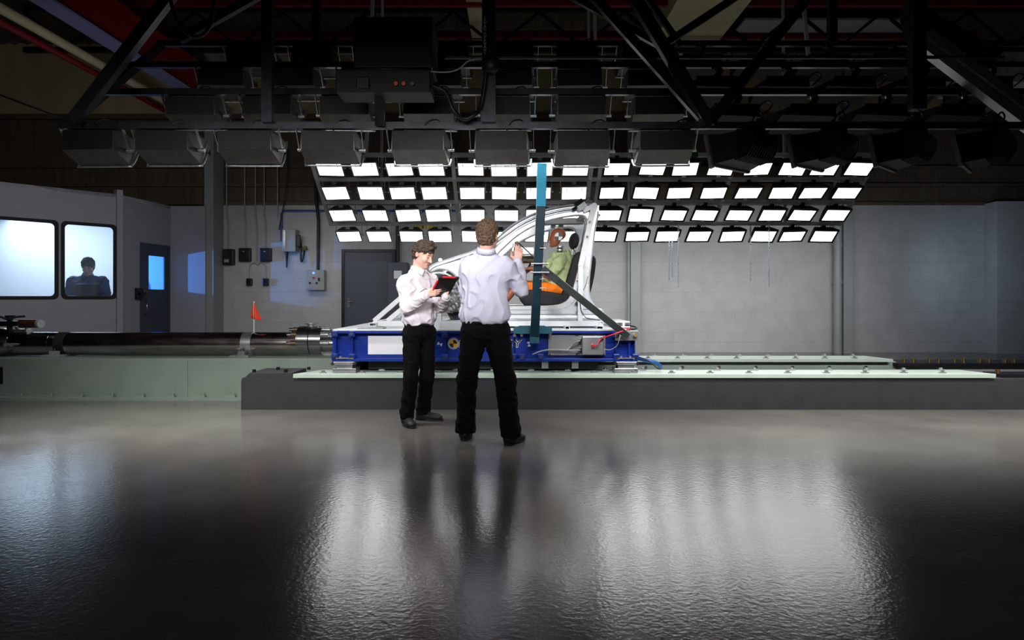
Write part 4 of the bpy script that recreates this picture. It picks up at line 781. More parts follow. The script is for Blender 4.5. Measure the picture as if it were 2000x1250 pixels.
def flood_b():
    t = thing('floodlight', (0, 0, 0), '', 'floodlight', 'lit floodlights on the rear rack'); R = Matrix.Rotation(TILT, 3, 'X')
    def B(mb, n, m): mb.v = [tuple(R @ Vector(v)) for v in mb.v]; return mb.build(n, m, t)
    W, H = .18, .13
    hb = MB().add([(-W-.03, .01, -H-.03), (W+.03, .01, -H-.03), (W+.03, .01, H+.03), (-W-.03, .01, H+.03), (-.15, .14, -.07), (.15, .14, -.07), (.15, .14, .07), (-.15, .14, .07)], [(4, 5, 6, 7), (0, 4, 7, 3), (1, 2, 6, 5), (3, 7, 6, 2), (0, 1, 5, 4)])
    for i in range(7): hb.bx(-.12+.04*i-.004, -.12+.04*i+.004, .12, .16, -.07, .07)
    B(hb, 'lamp_housing', M_housd); B(MB().bx(-W, W, -.002, .0, -H, H), 'lamp_glass', M_emit)
    B(MB().bx(-W-.03, W+.03, -.01, .012, H, H+.03).bx(-W-.03, W+.03, -.01, .012, -H-.03, -H).bx(-W-.03, -W, -.01, .012, -H, H).bx(W, W+.03, -.01, .012, -H, H), 'lamp_rim', M_housd)
    MB().bx(-.03, .03, -.03, .03, .1, .2).cyl((-.05, 0, .1), (.05, 0, .1), .03, 10).build('yoke', M_black, t)
    B(MB().bx(-.03, .03, -.015, -.01, -H-.035, -H-.01), 'clip', M_brk); return t
def lamp_light(t):
    l = bpy.data.lights.new('lamp_light', 'AREA'); l.shape = 'RECTANGLE'; l.size = .36; l.size_y = .25; l.energy = LAMP_W; l.spread = math.radians(125)
    o = bpy.data.objects.new('lamp_light', l); COL.objects.link(o); o.parent = t; R = Matrix.Rotation(TILT, 3, 'X'); o.location = R @ Vector((0, -.02, 0)); o.rotation_euler = (R @ Vector((0, -1, 0))).to_track_quat('-Z', 'Y').to_euler()
LX = [-2.74, -2.22, -1.7, -1.2, -.64, -.11, .43, .96, 1.58, 2.1, 2.62, 3.14, 3.69, 4.22, 4.73, 5.25]
fa, fb = flood_a(), flood_b(); lamp_light(fa); lamp_light(fb); used = {}
rj = random.Random(11)
for r, (tt, rn) in enumerate(((1, 'top row'), (.669, 'second row down'), (.337, 'third row down'), (0, 'bottom row'))):
    for c, x in enumerate(LX):
        src = fa if c < 8 else fb; b = rk(tt, x)
        loc = Vector((x+rj.uniform(-.02, .02), b.y, b.z-.21)); rot = Euler((rj.uniform(-.06, .06), rj.uniform(-.03, .03), rj.uniform(-.05, .05)))
        if (r, c) == (2, 9): rot.x -= .2
        lab = 'lit %s floodlight, %s of the rear rack, %s from the left' % ('silver-rimmed' if c < 8 else 'black-framed', rn, ORD[c])
        if id(src) not in used: used[id(src)] = 1; src.location = loc; src.rotation_euler = rot; src['label'] = lab
        else: dup(src, None, loc, rot, lab)
tag(MB().box(rk(1, 2.75)+Vector((0, -.02, -.01)), (.10, .09, .09), None, .03).build('green_clip', mat('green_plastic', (10, 110, 44), .5)), 'small green clip on the top bar of the rear rack', 'clip')
# chains
def chain(px, py0, py1, Y, lab):
    x = PX(px, Y); z0, z1 = PZ(py0, Y), PZ(py1, Y); L = .045; n = int((z0-z1)/(L*.72)); mb = MB()
    for i in range(n):
        z = z0-i*L*.72; pts = []
        for k in range(9):
            a = k*2*math.pi/8; u = math.cos(a)*.011; v = math.sin(a)*.022; pts.append((x+(u if i % 2 else 0), Y+(0 if i % 2 else u), z+v))
        mb.tube(pts, .0045, 5, cap=False)
    tag(mb.build('hoist_chain', M_chain), lab, 'chain', 'hoist chains below the rack')
for a in ((1307, 437, 553, 11.48, 'short left strand of the chain pair hanging below the rack middle'), (1313, 437, 545, 11.45, 'second thin chain strand close beside the short left one'), (1325, 437, 565, 11.35, 'long bright chain hanging right of the thin pair'), (1466, 437, 553, 11.49, 'thin chain hanging farther right, left of its pair'), (1502, 437, 563, 11.35, 'rightmost bright chain hanging from the rear rack')): chain(*a)
# =====================================================  FRONT LAMP RIG
rows = [(6.67, 2.86), (7.17, 3.34), (7.84, 3.85), (8.5, 4.34)]
t = thing('lamp_rig', (0, 7, 2.86), 'large dark overhead rig frame carrying the unlit floodlights', 'rig')
for k, (Y, z) in enumerate(rows): MB().bx(-4.42, 7.5, Y-.03, Y+.03, z-.03, z+.035).build('rig_crossbar', M_rig, t)
for x in (-4.35, 1.95, 6.6): MB().bar((x, rows[0][0], rows[0][1]), (x, rows[3][0], rows[3][1]), .06, .08).build('rig_rail', M_rig, t)
for a, b, Y, w_ in (((372, -60), (143, 238), 6.55, .11), ((560, -40), (350, 78), 7.6, .09), ((523, -60), (523, 240), 6.6, .10), ((618, -60), (618, 85), 8.4, .10), ((955, -60), (955, 240), 6.6, .13), ((1791, -60), (1791, 215), 6.62, .13), ((1625, -60), (1625, 85), 8.4, .10),
                  ((1112, -60), (1378, 238), 6.62, .085), ((1040, -50), (1292, 90), 6.9, .07), ((1520, -60), (1292, 90), 6.9, .07), ((1292, 85), (1385, 240), 6.58, .11), ((1620, -60), (1385, 240), 6.6, .10), ((1240, -40), (1330, 90), 7.2, .06)):
    pe = HY-(6.6-CH)*F/Y if (a[0] == b[0] or abs(a[0]-b[0]) < 2 or Y > 7.1) else HY-(5.15-CH)*F/Y
    a = (b[0]+(a[0]-b[0])*(pe-b[1])/(a[1]-b[1]), pe); MB().bar(P(*a, Y), P(*b, Y), w_, w_*.8, (0, 1, 0)).build('rig_brace', M_rig, t)
for Y in (6.6, 6.9): MB().bx(-4.6, 6.6, Y-.05, Y+.05, 5.1, 5.2).build('rig_chord', M_rig, t)
MB().cyl(P(870, 112, 7.0), P(1960, 112, 7.0), .018).build('rig_pipe', M_rig, t)
MB().cyl((-7, 6.0, 3.9), (-4.3, 6.67, 2.9), .01, 6).build('rig_cable', M_black, t)
def bigflood():
    t = thing('floodlight', (0, 0, 0), '', 'floodlight', 'unlit floodlights on the overhead rig')
    W, w2_ = .27, .25; pr = [(-.02, -.05), (-.02, -.235), (.25, -.33), (.42, -.07), (.12, -.02)]; m = MB(); n = 5
    wd = [w2_, w2_+.01, W, W, w2_]
    vs = [(-wd[i], p[0], p[1]) for i, p in enumerate(pr)]+[(wd[i], p[0], p[1]) for i, p in enumerate(pr)]
    m.add(vs, [tuple(range(n)), tuple(range(2*n-1, n-1, -1))]+[(i, i+n, (i+1) % n+n, (i+1) % n) for i in range(n) if i not in (2,)])
    o = m.build('lamp_housing', M_hous, t); bm = bmesh.new(); bm.from_mesh(o.data); bmesh.ops.recalc_face_normals(bm, faces=bm.faces); bm.to_mesh(o.data); bm.free()
    MB().add([(-.25, .055+.195, -.322), (.25, .25, -.322), (.25, .415, -.078), (-.25, .415, -.078)], [(0, 1, 2, 3)]).build('lamp_glass', M_glassd, t)
    MB().bx(-.25, .25, -.028, -.018, -.235, -.05).build('rear_cover', M_housd, t)
    rim = MB().tube(cr([(-.285, .40, -.06), (-.29, .30, -.26), (-.275, .25, -.335), (-.24, .245, -.345), (.24, .245, -.345), (.275, .25, -.335), (.29, .30, -.26), (.285, .40, -.06)], 3), .010, 6); rim.build('lamp_rim', M_brk, t)
    y = MB()
    for s in (-1, 1): y.bar((s*.315, .02, .0), (s*.315, .18, -.21), .006, .04, (0, .7, 1)); y.cyl((s*.27, .18, -.2), (s*.335, .18, -.2), .02, 8)
    y.bar((-.315, .02, 0), (.315, .02, 0), .04, .006); y.build('yoke', M_brk, t)
    MB().tube(cr([(.05, 0, -.05), (.10, -.03, .03), (.18, 0, .06), (.24, .03, .02)], 4), .008, 6).build('lead', M_black, t); return t
def finflood():
    t = thing('floodlight', (0, 0, 0), '', 'floodlight', 'unlit finned floodlights on the overhead rig')
    R = Matrix.Rotation(math.radians(38), 3, 'Z')
    def B(mb, n, m): mb.v = [tuple(R @ Vector(v)) for v in mb.v]; return mb.build(n, m, t)
    body = [(-.10, -.06), (-.13, -.12), (-.12, -.2), (-.06, -.29), (.06, -.31), (.12, -.12), (.04, -.03)]
    m = MB(); m.xprism(body, -.2, .2)
    for i in range(11): x = -.2+.04*i; m.xprism([(p[0]*1.12-.01, p[1]*1.08+.01) for p in body], x-.006, x+.006)
    B(m, 'finned_body', M_black)
    sk = MB().add([(-.2, .0, -.30), (.2, .0, -.30), (.2, .04, -.04), (-.2, .04, -.04), (-.29, .24, -.34), (.29, .24, -.34), (.29, .30, -.06), (-.29, .30, -.06)], [(0, 1, 5, 4), (1, 2, 6, 5), (2, 3, 7, 6), (3, 0, 4, 7)]); B(sk, 'reflector_skirt', M_black)
    B(MB().bar((-.3, .25, -.35), (.3, .25, -.35), .03, .02).bar((-.3, .31, -.05), (.3, .31, -.05), .03, .02).bar((.3, .25, -.35), (.3, .31, -.05), .03, .035), 'lamp_rim', M_hous); B(MB().bar((-.305, .25, -.38), (-.305, .32, -.04), .03, .04), 'side_rim', M_brk)
    B(MB().add([(-.29, .245, -.34), (.29, .245, -.34), (.29, .305, -.06), (-.29, .305, -.06)], [(0, 1, 2, 3)]), 'lamp_glass', M_glassd)
    MB().bx(-.11, .11, -.05, .07, -.08, .0, .01).bx(-.05, .05, -.04, .04, .0, .07, .01).build('yoke', M_dsteel, t)
    MB().tube(cr([(.0, .02, .07), (.02, 0, .13), (.07, 0, .17), (.10, 0, .12), (.06, .02, .06)], 4), .009, 6).build('lead', M_black, t); return t
def slimflood():
    t = thing('floodlight', (0, 0, 0), '', 'floodlight', 'unlit slim floodlights on the overhead rig')
    m = MB(); m.add([(-.3, .02, -.20), (.24, .0, -.22), (.24, .02, -.10), (-.20, .02, -.10), (-.34, .32, -.34), (.26, .32, -.34), (.26, .40, -.12), (-.30, .40, -.12)], [(0, 1, 2, 3), (0, 4, 5, 1), (1, 5, 6, 2), (2, 6, 7, 3), (3, 7, 4, 0)])
    m.build('lamp_housing', M_housd, t); MB().add([(-.34, .32, -.34), (.26, .32, -.34), (.26, .40, -.12), (-.30, .40, -.12)], [(0, 1, 2, 3)]).build('lamp_glass', M_glassd, t)
    MB().bar((-.22, .02, -.10), (.25, .02, -.10), .02, .03).bar((.25, .0, -.23), (.25, .02, -.09), .02, .02).build('lamp_rim', M_black, t)
    MB().tube([(.02, .02, .03), (.05, .02, -.03), (.0, .02, -.10)], .035, 10).cyl((-.05, .0, .0), (.0, -.03, .0), .04, 10).build('yoke', M_dsteel, t)
    MB().prism([(-.05, .02), (.0, .02), (-.03, -.05)], -.05, -.035).build('warning_tab', M_brk, t)
    MB().tube(cr([(.24, .02, -.18), (.27, 0, -.10), (.34, 0, -.06), (.40, .02, -.10), (.3, .04, -.2)], 4), .009, 6).build('lead', M_black, t); return t
bf, ff, sf = bigflood(), finflood(), slimflood()
BX = [-4.13, -3.42, -2.61, -1.80, -.92, -.105, .695, 1.505]; RX = [2.35, 3.15, 3.93, 4.73, 5.5]
RN = ['nearest low row', 'second row up', 'third row up', 'topmost row']
for r, (Y, z) in enumerate(rows):
    for c, x in enumerate(BX):
        if r > 0 and x < -4: continue
        xx = x if r == 0 else x+.04*r
        lab = 'unlit grey floodlight on overhead rig, %s, %s from the left' % (RN[r], ORD[c if r == 0 else c-1])
        rot = Euler((rj.uniform(-.05, .05), 0, rj.uniform(-.06, .06)))
        if (r, c) == (0, 0): bf.location = (xx, Y, z); bf.rotation_euler = rot; bf['label'] = lab
        else: dup(bf, None, Vector((xx, Y, z)), rot, lab)
    for c, x in enumerate(RX):
        src = ff if r == 0 else sf; lab = ('unlit black finned floodlight at right of rig, %s of them' if r == 0 else 'unlit slim floodlight at right of rig, '+RN[r]+', %s of them') % ORD[c]+' from the left'
        rot = Euler((rj.uniform(-.05, .05), 0, rj.uniform(-.06, .06)+(.05*c if r == 0 else 0)))
        first = (r <= 1 and c == 0)
        if c == 4 and r == 0: continue
        if first: src.location = (x, Y, z-.03); src.rotation_euler = rot; src['label'] = lab
        else: dup(src, None, Vector((x, Y, z-.03)), rot, lab)
# control cabinet on the rig
t = thing('control_cabinet', P(745, 130, 6.3), 'dark equipment cabinet hanging from the rig, left of centre', 'cabinet')
MB().bx(PX(690, 6.3), PX(845, 6.3), 6.3, 6.75, PZ(132, 6.3), PZ(32, 6.3), .015).build('cabinet_box', M_housd, t)
MB().bx(PX(655, 6.25), PX(840, 6.25), 6.25, 6.6, PZ(180, 6.25), PZ(135, 6.25), .01).build('panel_box', M_housd, t)
for px, m_ in ((773, M_redb), (788, M_redb), (805, M_black)): MB().cyl(P(px, 163, 6.25), P(px, 163, 6.21), .018, 12).build('push_button', m_, t)
MB().bx(PX(696, 6.24), PX(722, 6.24), 6.22, 6.25, PZ(173, 6.24), PZ(150, 6.24), .01).build('socket', M_black, t)
MB().bar(P(742, 180, 6.45), P(742, 245, 6.6), .09, .05, (0, 1, 0)).build('hanger', M_rig, t)
t = thing('cable_drop', P(955, 125, 6.5), 'loose black cables looping around the centre rig post', 'cable')
MB().tube(cr([P(845, 168, 6.4), P(870, 180, 6.4), P(885, 215, 6.4), P(905, 232, 6.45), P(925, 225, 6.45), P(940, 205, 6.5), P(950, 140, 6.5)]), .022, 8).build('cable', M_black, t)
MB().ell(P(958, 125, 6.5), (.09, .07, .10)).build('cable_bundle', M_black, t)
tag(MB().tube(cr([P(835, 139, 6.4), P(870, 141, 6.4), P(895, 135, 6.4), P(915, 119, 6.4), P(937, 114, 6.45)]), .008, 8).build('white_cable', M_greys), 'thin pale cable swinging from the cabinet to the centre post', 'cable')
chain(947, 35, 110, 6.5, 'short dark chain beside the centre rig post')
tag(MB().tube(cr([P(330, -20, 6.4), P(338, 20, 6.4), P(355, 55, 6.4), P(385, 72, 6.4), P(408, 55, 6.4), P(416, 20, 6.4), P(418, -20, 6.4)]), .018, 8).build('looped_cable', M_black), 'black cable hanging in a loop at the upper left', 'cable')
# right truss and plate
t = thing('side_truss', P(1915, 160, 7.0), 'aluminium box beam slanting down at the far right', 'beam')
MB().bar(P(1800, 75, 7.3), P(2040, 255, 6.8), .22, .12, (0, 1, 0)).build('box_beam', M_alu, t); MB().bar(P(1812, 70, 7.2), P(2060, 252, 6.7), .05, .05, (0, 1, 0)).build('edge_rail', M_brk, t)
t = thing('air_duct', P(1960, 60, 8.4), 'large dark square duct with perforated pale end, upper right', 'duct')
MB().bx(PX(1905, 9), 8.5, 9.0, 9.8, PZ(160, 9), PZ(100, 9), .01).build('duct_box', M_greys, t)
MB().prism([(PX(1780, 8.6), PZ(0, 8.6)), (PX(1960, 8.6), PZ(100, 8.6)), (PX(1915, 8.6), PZ(165, 8.6)), (PX(1800, 8.6), PZ(100, 8.6))], 8.6, 8.9).build('duct_hood', M_rig, t)
for px, py in ((1958, 121), (1978, 121), (1950, 133), (1968, 133)): MB().cyl(P(px, py, 9.0), P(px, py, 8.97), .02, 10).build('duct_hole', M_signk, t)
tag(MB().bx(6.5, 9, 8.3, 8.6, 5.0, 5.9).build('roof_box', M_dsteel), 'dark equipment box under the roof at the far upper right', 'equipment')
# =====================================================  PEOPLE
def V3(a): return Vector((float(a[0]), float(a[1]), float(a[2])))
def hand(s, wr, d, n_, side, curls, thumb, sc=1.0, spread=.0):
    """fingers leave the palm along d, curl towards n_; side points from little finger to index"""
    wr = Vector(wr); d = Vector(d).normalized(); sd = Vector(side); sd = (sd-d*sd.dot(d)).normalized(); nn = Vector(n_); nn = (nn-d*nn.dot(d)-sd*nn.dot(sd)).normalized()
    k = sc
    for i, off in enumerate((.028, .009, -.010, -.027)):
        b = wr+d*(.088-.006*abs(i-1))*k+sd*off*k
        s.cone(wr+sd*off*.55*k+d*.01*k, b, .015*k, .0115*k, .018)
        L = (.045, .05, .046, .036)[i]; dirv = (d+sd*spread*(1.5-i)).normalized(); p = b; c = curls[i]; a = 0
        for j, (l, r0, r1) in enumerate(((L, .0098, .0088), (L*.62, .0088, .008), (L*.48, .008, .0068))):
            a += c*(1.0 if j == 0 else .85); v = (dirv*math.cos(a)+nn*math.sin(a)); e = p+v*l*k; s.cone(p, e, r0*k, r1*k, .004 if j else .008); p = e
    tb = wr+d*.022*k+sd*.022*k+nn*.006*k; t1 = tb+(d*thumb[0]+sd*thumb[1]+nn*thumb[2]).normalized()*.045*k; t2 = t1+(d*thumb[3]+sd*thumb[4]+nn*thumb[5]).normalized()*.033*k; t3 = t2+(d*thumb[3]+sd*thumb[4]+nn*thumb[5]).normalized()*.022*k
    s.cone(tb, t1, .017*k, .0125*k, .014).cone(t1, t2, .0115*k, .0105*k, .005).cone(t2, t3, .0105*k, .0085*k, .004)
def head(s, c, Rm, sc=1.0, neck=None):
    c = np.array(c, float)
    L = lambda x, y, z: c+Rm @ (np.array([x, y, z])*sc)
    s.ell(L(0, -.012, .038), np.array([.077, .098, .088])*sc, Rm, .03); s.ell(L(0, .028, -.022), np.array([.060, .066, .088])*sc, Rm, .04)
    s.cone(L(-.048, .015, -.062), L(0, .070, -.096), .018*sc, .018*sc, .03).cone(L(.048, .015, -.062), L(0, .070, -.096), .018*sc, .018*sc, .03)
    s.cone(L(-.036, .078, .022), L(.036, .078, .022), .011*sc, None, .02)
    s.ell(L(-.032, .098, .002), np.array([.019, .014, .012])*sc, Rm, .012, True).ell(L(.032, .098, .002), np.array([.019, .014, .012])*sc, Rm, .012, True)
    s.ell(L(-.031, .078, .001), np.array([.0125]*3)*sc, Rm, .004).ell(L(.031, .078, .001), np.array([.0125]*3)*sc, Rm, .004)
    s.cone(L(0, .090, .010), L(0, .114, -.032), .008*sc, .0115*sc, .012); s.ell(L(-.011, .100, -.036), np.array([.008, .010, .007])*sc, Rm, .008).ell(L(.011, .100, -.036), np.array([.008, .010, .007])*sc, Rm, .008)
    s.ell(L(-.042, .066, -.028), np.array([.020, .020, .022])*sc, Rm, .025).ell(L(.042, .066, -.028), np.array([.020, .020, .022])*sc, Rm, .025)
    s.cone(L(-.019, .090, -.064), L(.019, .090, -.064), .0065*sc, None, .006).cone(L(-.016, .089, -.074), L(.016, .089, -.074), .0075*sc, None, .006)
    s.ell(L(0, .078, -.096), np.array([.02, .018, .016])*sc, Rm, .015)
    for q in (-1, 1): s.ell(L(q*.079, -.012, -.004), np.array([.010, .020, .032])*sc, Rm, .008); s.ell(L(q*.088, -.004, -.002), np.array([.005, .010, .018])*sc, Rm, .004, True)
def headcol(V, c, Rm, skin, sc=1.0, beard=0.):
    U = (np.asarray(V)-np.array(c)) @ Rm/sc; C = np.tile(np.array([*lin(skin), 1.]), (len(U), 1)); x, y, z = U[:, 0], U[:, 1], U[:, 2]
    def put(mask, col, a): C[:, :3] = C[:, :3]*(1-(mask*a)[:, None])+np.array(lin(col))*(mask*a)[:, None]
    near = (np.abs(x) < .12) & (np.abs(z) < .16)
    g = lambda cx, cy, cz, rx, ry, rz: np.exp(-(((x-cx)/rx)**2+((y-cy)/ry)**2+((z-cz)/rz)**2))*near
    for q in (-1, 1):
        put(g(q*.034, .085, .026, .022, .03, .0055), (60, 42, 34), .95); put(g(q*.032, .09, -.001, .015, .02, .0045), (40, 30, 28), .9); put(g(q*.085, -.01, -.005, .012, .03, .035), (215, 130, 115), .35)
    put(g(0, .095, -.069, .024, .02, .007), (176, 96, 92), .8)
    put(g(0, .06, -.085, .07, .06, .032), (112, 84, 68), beard); put(g(0, .085, -.052, .03, .02, .006), (112, 84, 68), beard*.8); return C
def person(nm, label, J, scale, skin, shirt, hairm, hairspec, pitch, hdir, body_dir, base, beard=0., sleeve=True, legs=True, hands=(), bulk=1.0, h=.006, lw=1.0):
    """J: dict of world joints"""
    t = None; b = Vector(base); k = scale
    f = Vector(body_dir).normalized(); r = f.cross(Vector((0, 0, 1))).normalized(); Rb = frame(f); hd = Vector(hdir).normalized()
    Rh = frame(hd*math.cos(pitch)-Vector((0, 0, 1))*math.sin(pitch))
    hc = V3(J['head']); nb = V3(J['neck']); ch = V3(J['chest']); pv = V3(J['pelvis']); wa = (ch*.42+pv*.58)
    sh = [ch+r*s_*.165*k*bulk+Vector((0, 0, .125*k)) for s_ in (-1, 1)]   # left(-r), right(+r)
    if 'shL' in J: sh = [V3(J['shL']), V3(J['shR'])]
    el = [V3(J['elL']), V3(J['elR'])]; wr = [V3(J['wrL']), V3(J['wrR'])]
    mb = MB()
    s = SDF(); L = lambda x, y, z: np.array(hc)+Rh @ (np.array([x, y, z])*k)
    head(s, hc, Rh, k); s.cone(L(0, -.03, -.06), np.array(nb)+np.array([0, 0, .0]), .054*k, .060*k, .03); s.mesh(.0042*k, None, mb); nh = len(mb.v)
    # body core under the clothes
    s = SDF(); s.cone(nb, ch, .048*k, .08*k, .03).ell(ch-Vector((0, 0, .02*k)), np.array([.135*bulk, .085, .15])*k, Rb, .05).ell(wa, np.array([.125*bulk, .085, .14])*k, Rb, .08).ell(pv, np.array([.135*bulk, .09, .11])*k, Rb, .06)
    for i in (0, 1): s.cone(sh[i]-Vector((0, 0, .01*k)), el[i], .042*k, .034*k, .03).cone(el[i], wr[i], .036*k, .026*k, .02)
    if legs:
        for q in 'LR': s.cone(J['hip'+q], J['kn'+q], .065*k, .045*k, .04).cone(J['kn'+q], J['an'+q], .042*k, .032*k, .02)
    s.mesh(.016*k, None, mb)
    for i, q in ((0, 'L'), (1, 'R')):
        if 'hand'+q in J:
            s = SDF(); s.cone(el[i].lerp(wr[i], .6), wr[i], .028*k, .024*k, .02); hand(s, wr[i], *J['hand'+q], sc=k*1.0); s.mesh(.0032*k, None, mb)
    cols = headcol(mb.v, hc, Rh, skin, k, beard)
    body = mb.build('person', M_skin, None, b, cols=cols); tag(body, label, 'person'); t = body
    # hair
    s = SDF(); hs = hairspec
    s.ell(L(0, -.014, .046), np.array([.087, .108, .094])*k, Rh, .02).ell(L(0, -.045, -.01), np.array([.076, .074, .088])*k, Rh, .03)
    for a_ in hs.get('tufts', []): s.cone(L(*a_[0]), L(*a_[1]), a_[2]*k, a_[3]*k, .02)
    s.ell(L(0, .085, -.045), np.array([.085, .075, .085])*k, Rh, .012, True)
    for q in (-1, 1): s.ell(L(q*.085, .045, -.035), np.array([.03, .05, .06])*k, Rh, .01, True); s.ell(L(q*.088, -.008, -.022), np.array([.02, .022, .034])*k, Rh, .006, True)
    ud = Rh[:, 2]; s.mesh(.005*k, folds(.004*k, 7, 5), cuts=[(L(0, 0, -.085), -ud)]); hm = MB()
    s.mesh(.005*k, folds(.006*k, 6, 5), hm, cuts=[(L(0, -.05, -.088), -ud)]); hm.build('hair', hairm, t)
    # shirt
    s = SDF(); up = Vector((0, 0, 1))
    s.ell(ch-up*.0*k, np.array([.175*bulk, .118, .19])*k, Rb, .06).ell(wa, np.array([.165*bulk, .122, .17])*k, Rb, .10).ell(pv+up*.10*k, np.array([.178*bulk, .130, .10])*k, Rb, .06)
    for i in (0, 1):
        s.cone(nb-up*.015*k, sh[i]-up*.01*k, .050*k, .056*k, .05).cone(sh[i], el[i], .062*k, .057*k, .04).cone(el[i], el[i].lerp(wr[i], .55), .058*k, .048*k, .02).cone(el[i].lerp(wr[i], .5), wr[i], .048*k, .036*k, .02)
        s.cone(ch+(sh[i]-ch)*.3, sh[i]-up*.03*k, .10*k, .07*k, .06)
    hem = pv.z+.035*k
    s.ell(nb+up*.085*k, (.070*k, .070*k, .050*k), None, .015, True)
    s.mesh(h, folds(.0065*k, 2.3, 3 if bulk > 1.05 else 8), mbs := MB(), cuts=[((0, 0, hem), (0, 0, -1))]); mbs.build('shirt', shirt, t)
    cf = MB()      # collar and cuffs
    hf = Vector(Rh[:, 1]); nk = (Vector(L(0, -.03, -.06))-nb).normalized(); c1 = nb+nk*.015*k; ring = []
    x_ = f.cross(nk).normalized(); y_ = nk.cross(x_).normalized()*-1; y_ = y_ if y_.dot(f) > 0 else -y_
    N = 28; vs = []
    for i in range(N+1):
        a = math.pi*2*i/N*.94+math.pi*.06+math.pi/2; dx = math.cos(a); dy = math.sin(a); front = max(0, dy)
        for (rr, hh) in ((.066, -.02), (.064, .038-.022*front), (.070, .038-.024*front), (.080+.012*front, -.004-.02*front)): vs.append(c1+(x_*dx+y_*dy)*rr*k+nk*hh*k)
    cf.add(vs, [(i*4+j, (i+1)*4+j, (i+1)*4+j+1, i*4+j+1) for i in range(N) for j in range(3)], True); co = cf.build('collar', shirt, t); so = co.modifiers.new('s', 'SOLIDIFY'); so.thickness = .003
    for q_ in (-1, 1):
        if bulk > 1.05: break
        w0 = c1+y_*.090*k+nk*.004*k+x_*q_*.008*k; w1 = c1+x_*q_*.080*k+y_*.025*k+nk*.028*k; w2 = c1+x_*q_*.062*k+y_*.122*k-nk*.055*k
        wm = MB(); wm.add([w0, w1, w1-nk*.035*k+x_*q_*.012*k, w2], [(0, 1, 2, 3)]); wo = wm.build('collar_wing', shirt, t); so = wo.modifiers.new('s', 'SOLIDIFY'); so.thickness = .005
    for i in (0, 1):
        d = (wr[i]-el[i]).normalized(); MB().tube([wr[i]-d*.062*k, wr[i]-d*.004*k], .041*k, 20, radii=[.044*k, .041*k]).build('cuff', shirt, t)
    if legs:
        s = SDF(); s.ell(pv, np.array([.172*bulk, .120, .13])*k, Rb, .06)
        for q in 'LR':
            a_, b_, c_ = J['hip'+q], J['kn'+q], V3(J['an'+q])
            s.cone(a_, b_, .090*k*bulk, .068*k*lw, .05).cone(b_, c_+up*.02, .068*k*lw, .064*k*lw, .03).cone(c_+up*.02, c_-up*.02, .066*k*lw, .068*k*lw, .02)
        s.mesh(h, folds(.005*k, 1.8, 6), mt := MB(), cuts=[((0, 0, pv.z+.075*k), (0, 0, 1)), ((0, 0, .06), (0, 0, -1))]); mt.build('trousers', M_trou, t)
        w_ = pv.z+.055*k; rg = [Vector((0, 0, w_))+Vector((pv.x, pv.y, 0))+(r*math.cos(a)*.162*bulk+f*math.sin(a)*.118)*k for a in [i*2*math.pi/36 for i in range(37)]]
        bt = MB(); bt.add([p+up*dz for p in rg for dz in (-.018, .018)], [(2*i, 2*i+2, 2*i+3, 2*i+1) for i in range(36)], True); bo = bt.build('belt', M_black, t); so = bo.modifiers.new('s', 'SOLIDIFY'); so.thickness = .006; so.offset = 1
        for q in 'LR':
            an = V3(J['an'+q]); td = Vector(J['toe'+q]).normalized(); g = Vector((an.x, an.y, 0)); Rf = frame(td)
            s = SDF(); s.ell(g-td*.02+up*.05, (.042, .06, .055), Rf, .04).ell(g+td*.06+up*.035, (.046, .09, .045), Rf, .04).ell(g+td*.135+up*.03, (.048, .06, .036), Rf, .03).cone(g+up*.05, g+up*.11, .05, .048, .03)
            s.mesh(.006, None, ms := MB(), cuts=[((0, 0, .016), (0, 0, -1))]); so = ms.build('shoe', M_shoe, t)
            sl = MB(); pts = []
            for i in range(28):
                a = 2*math.pi*i/28; y = math.cos(a)*.145+.06; x = math.sin(a)*(.05 if y > .05 else .043); pts.append(g+Vector(Rf[:, 0])*x+td*y)
            sl.add([p+up*0 for p in pts]+[p+up*.022 for p in pts], [tuple(range(27, -1, -1)), tuple(range(28, 56))]+[(i, (i+1) % 28, (i+1) % 28+28, i+28) for i in range(28)]); sl.build('shoe_sole', M_dark, so)
            for j in range(3):
                p = g+td*(.05+.025*j)+up*(.088-.012*j); MB().cyl(p-Vector(Rf[:, 0])*.022, p+Vector(Rf[:, 0])*.022, .003, 6).build('shoe_lace', M_dsteel, so)
    return t
# ---- man with his back turned
YA = 5.6
JA = dict(head=P(953, 461, YA), neck=P(949, 496, YA), chest=P(948, 545, YA), pelvis=P(947, 641, YA), shL=P(916, 517, YA), shR=P(988, 518, YA),
          elL=P(910, 572, YA+.12), wrL=P(950, 575, YA+.32), elR=P(1018, 566, YA+.06), wrR=P(1011, 512, YA+.20),
          hipL=P(925, 658, YA), knL=P(912, 745, 5.66), anL=(PX(909, 5.70), 5.70, .10), toeL=(.05, 1, 0), hipR=P(972, 658, YA), knR=P(987, 745, 5.55), anR=(PX(997, 5.52), 5.52, .10), toeR=(.55, .85, 0),
          handR=((.12, .15, 1), (-.25, 1, -.1), (-1, -.15, 0), (.25, .35, .5, .45), (.6, .8, .5, .9, .05, .5)),
          handL=((1, .3, .2), (0, 0, 1), (0, 1, 0), (.5, .5, .5, .5), (.6, .8, .3, .9, .3, .3)))
person('person', 'man seen from behind in pale shirt, one hand raised holding a small camera', JA, 1.0, (214, 162, 148), M_shirt2, M_hair2, {}, .02, (.35, 1, 0), (.10, 1, 0), (PX(950, YA), YA, 0), bulk=1.14, lw=1.2)
wr = P(1011, 512, YA+.20)
t = thing('handheld_camera', P(1009, 480, YA+.25), 'small black and silver camera held up in the raised hand', 'camera')
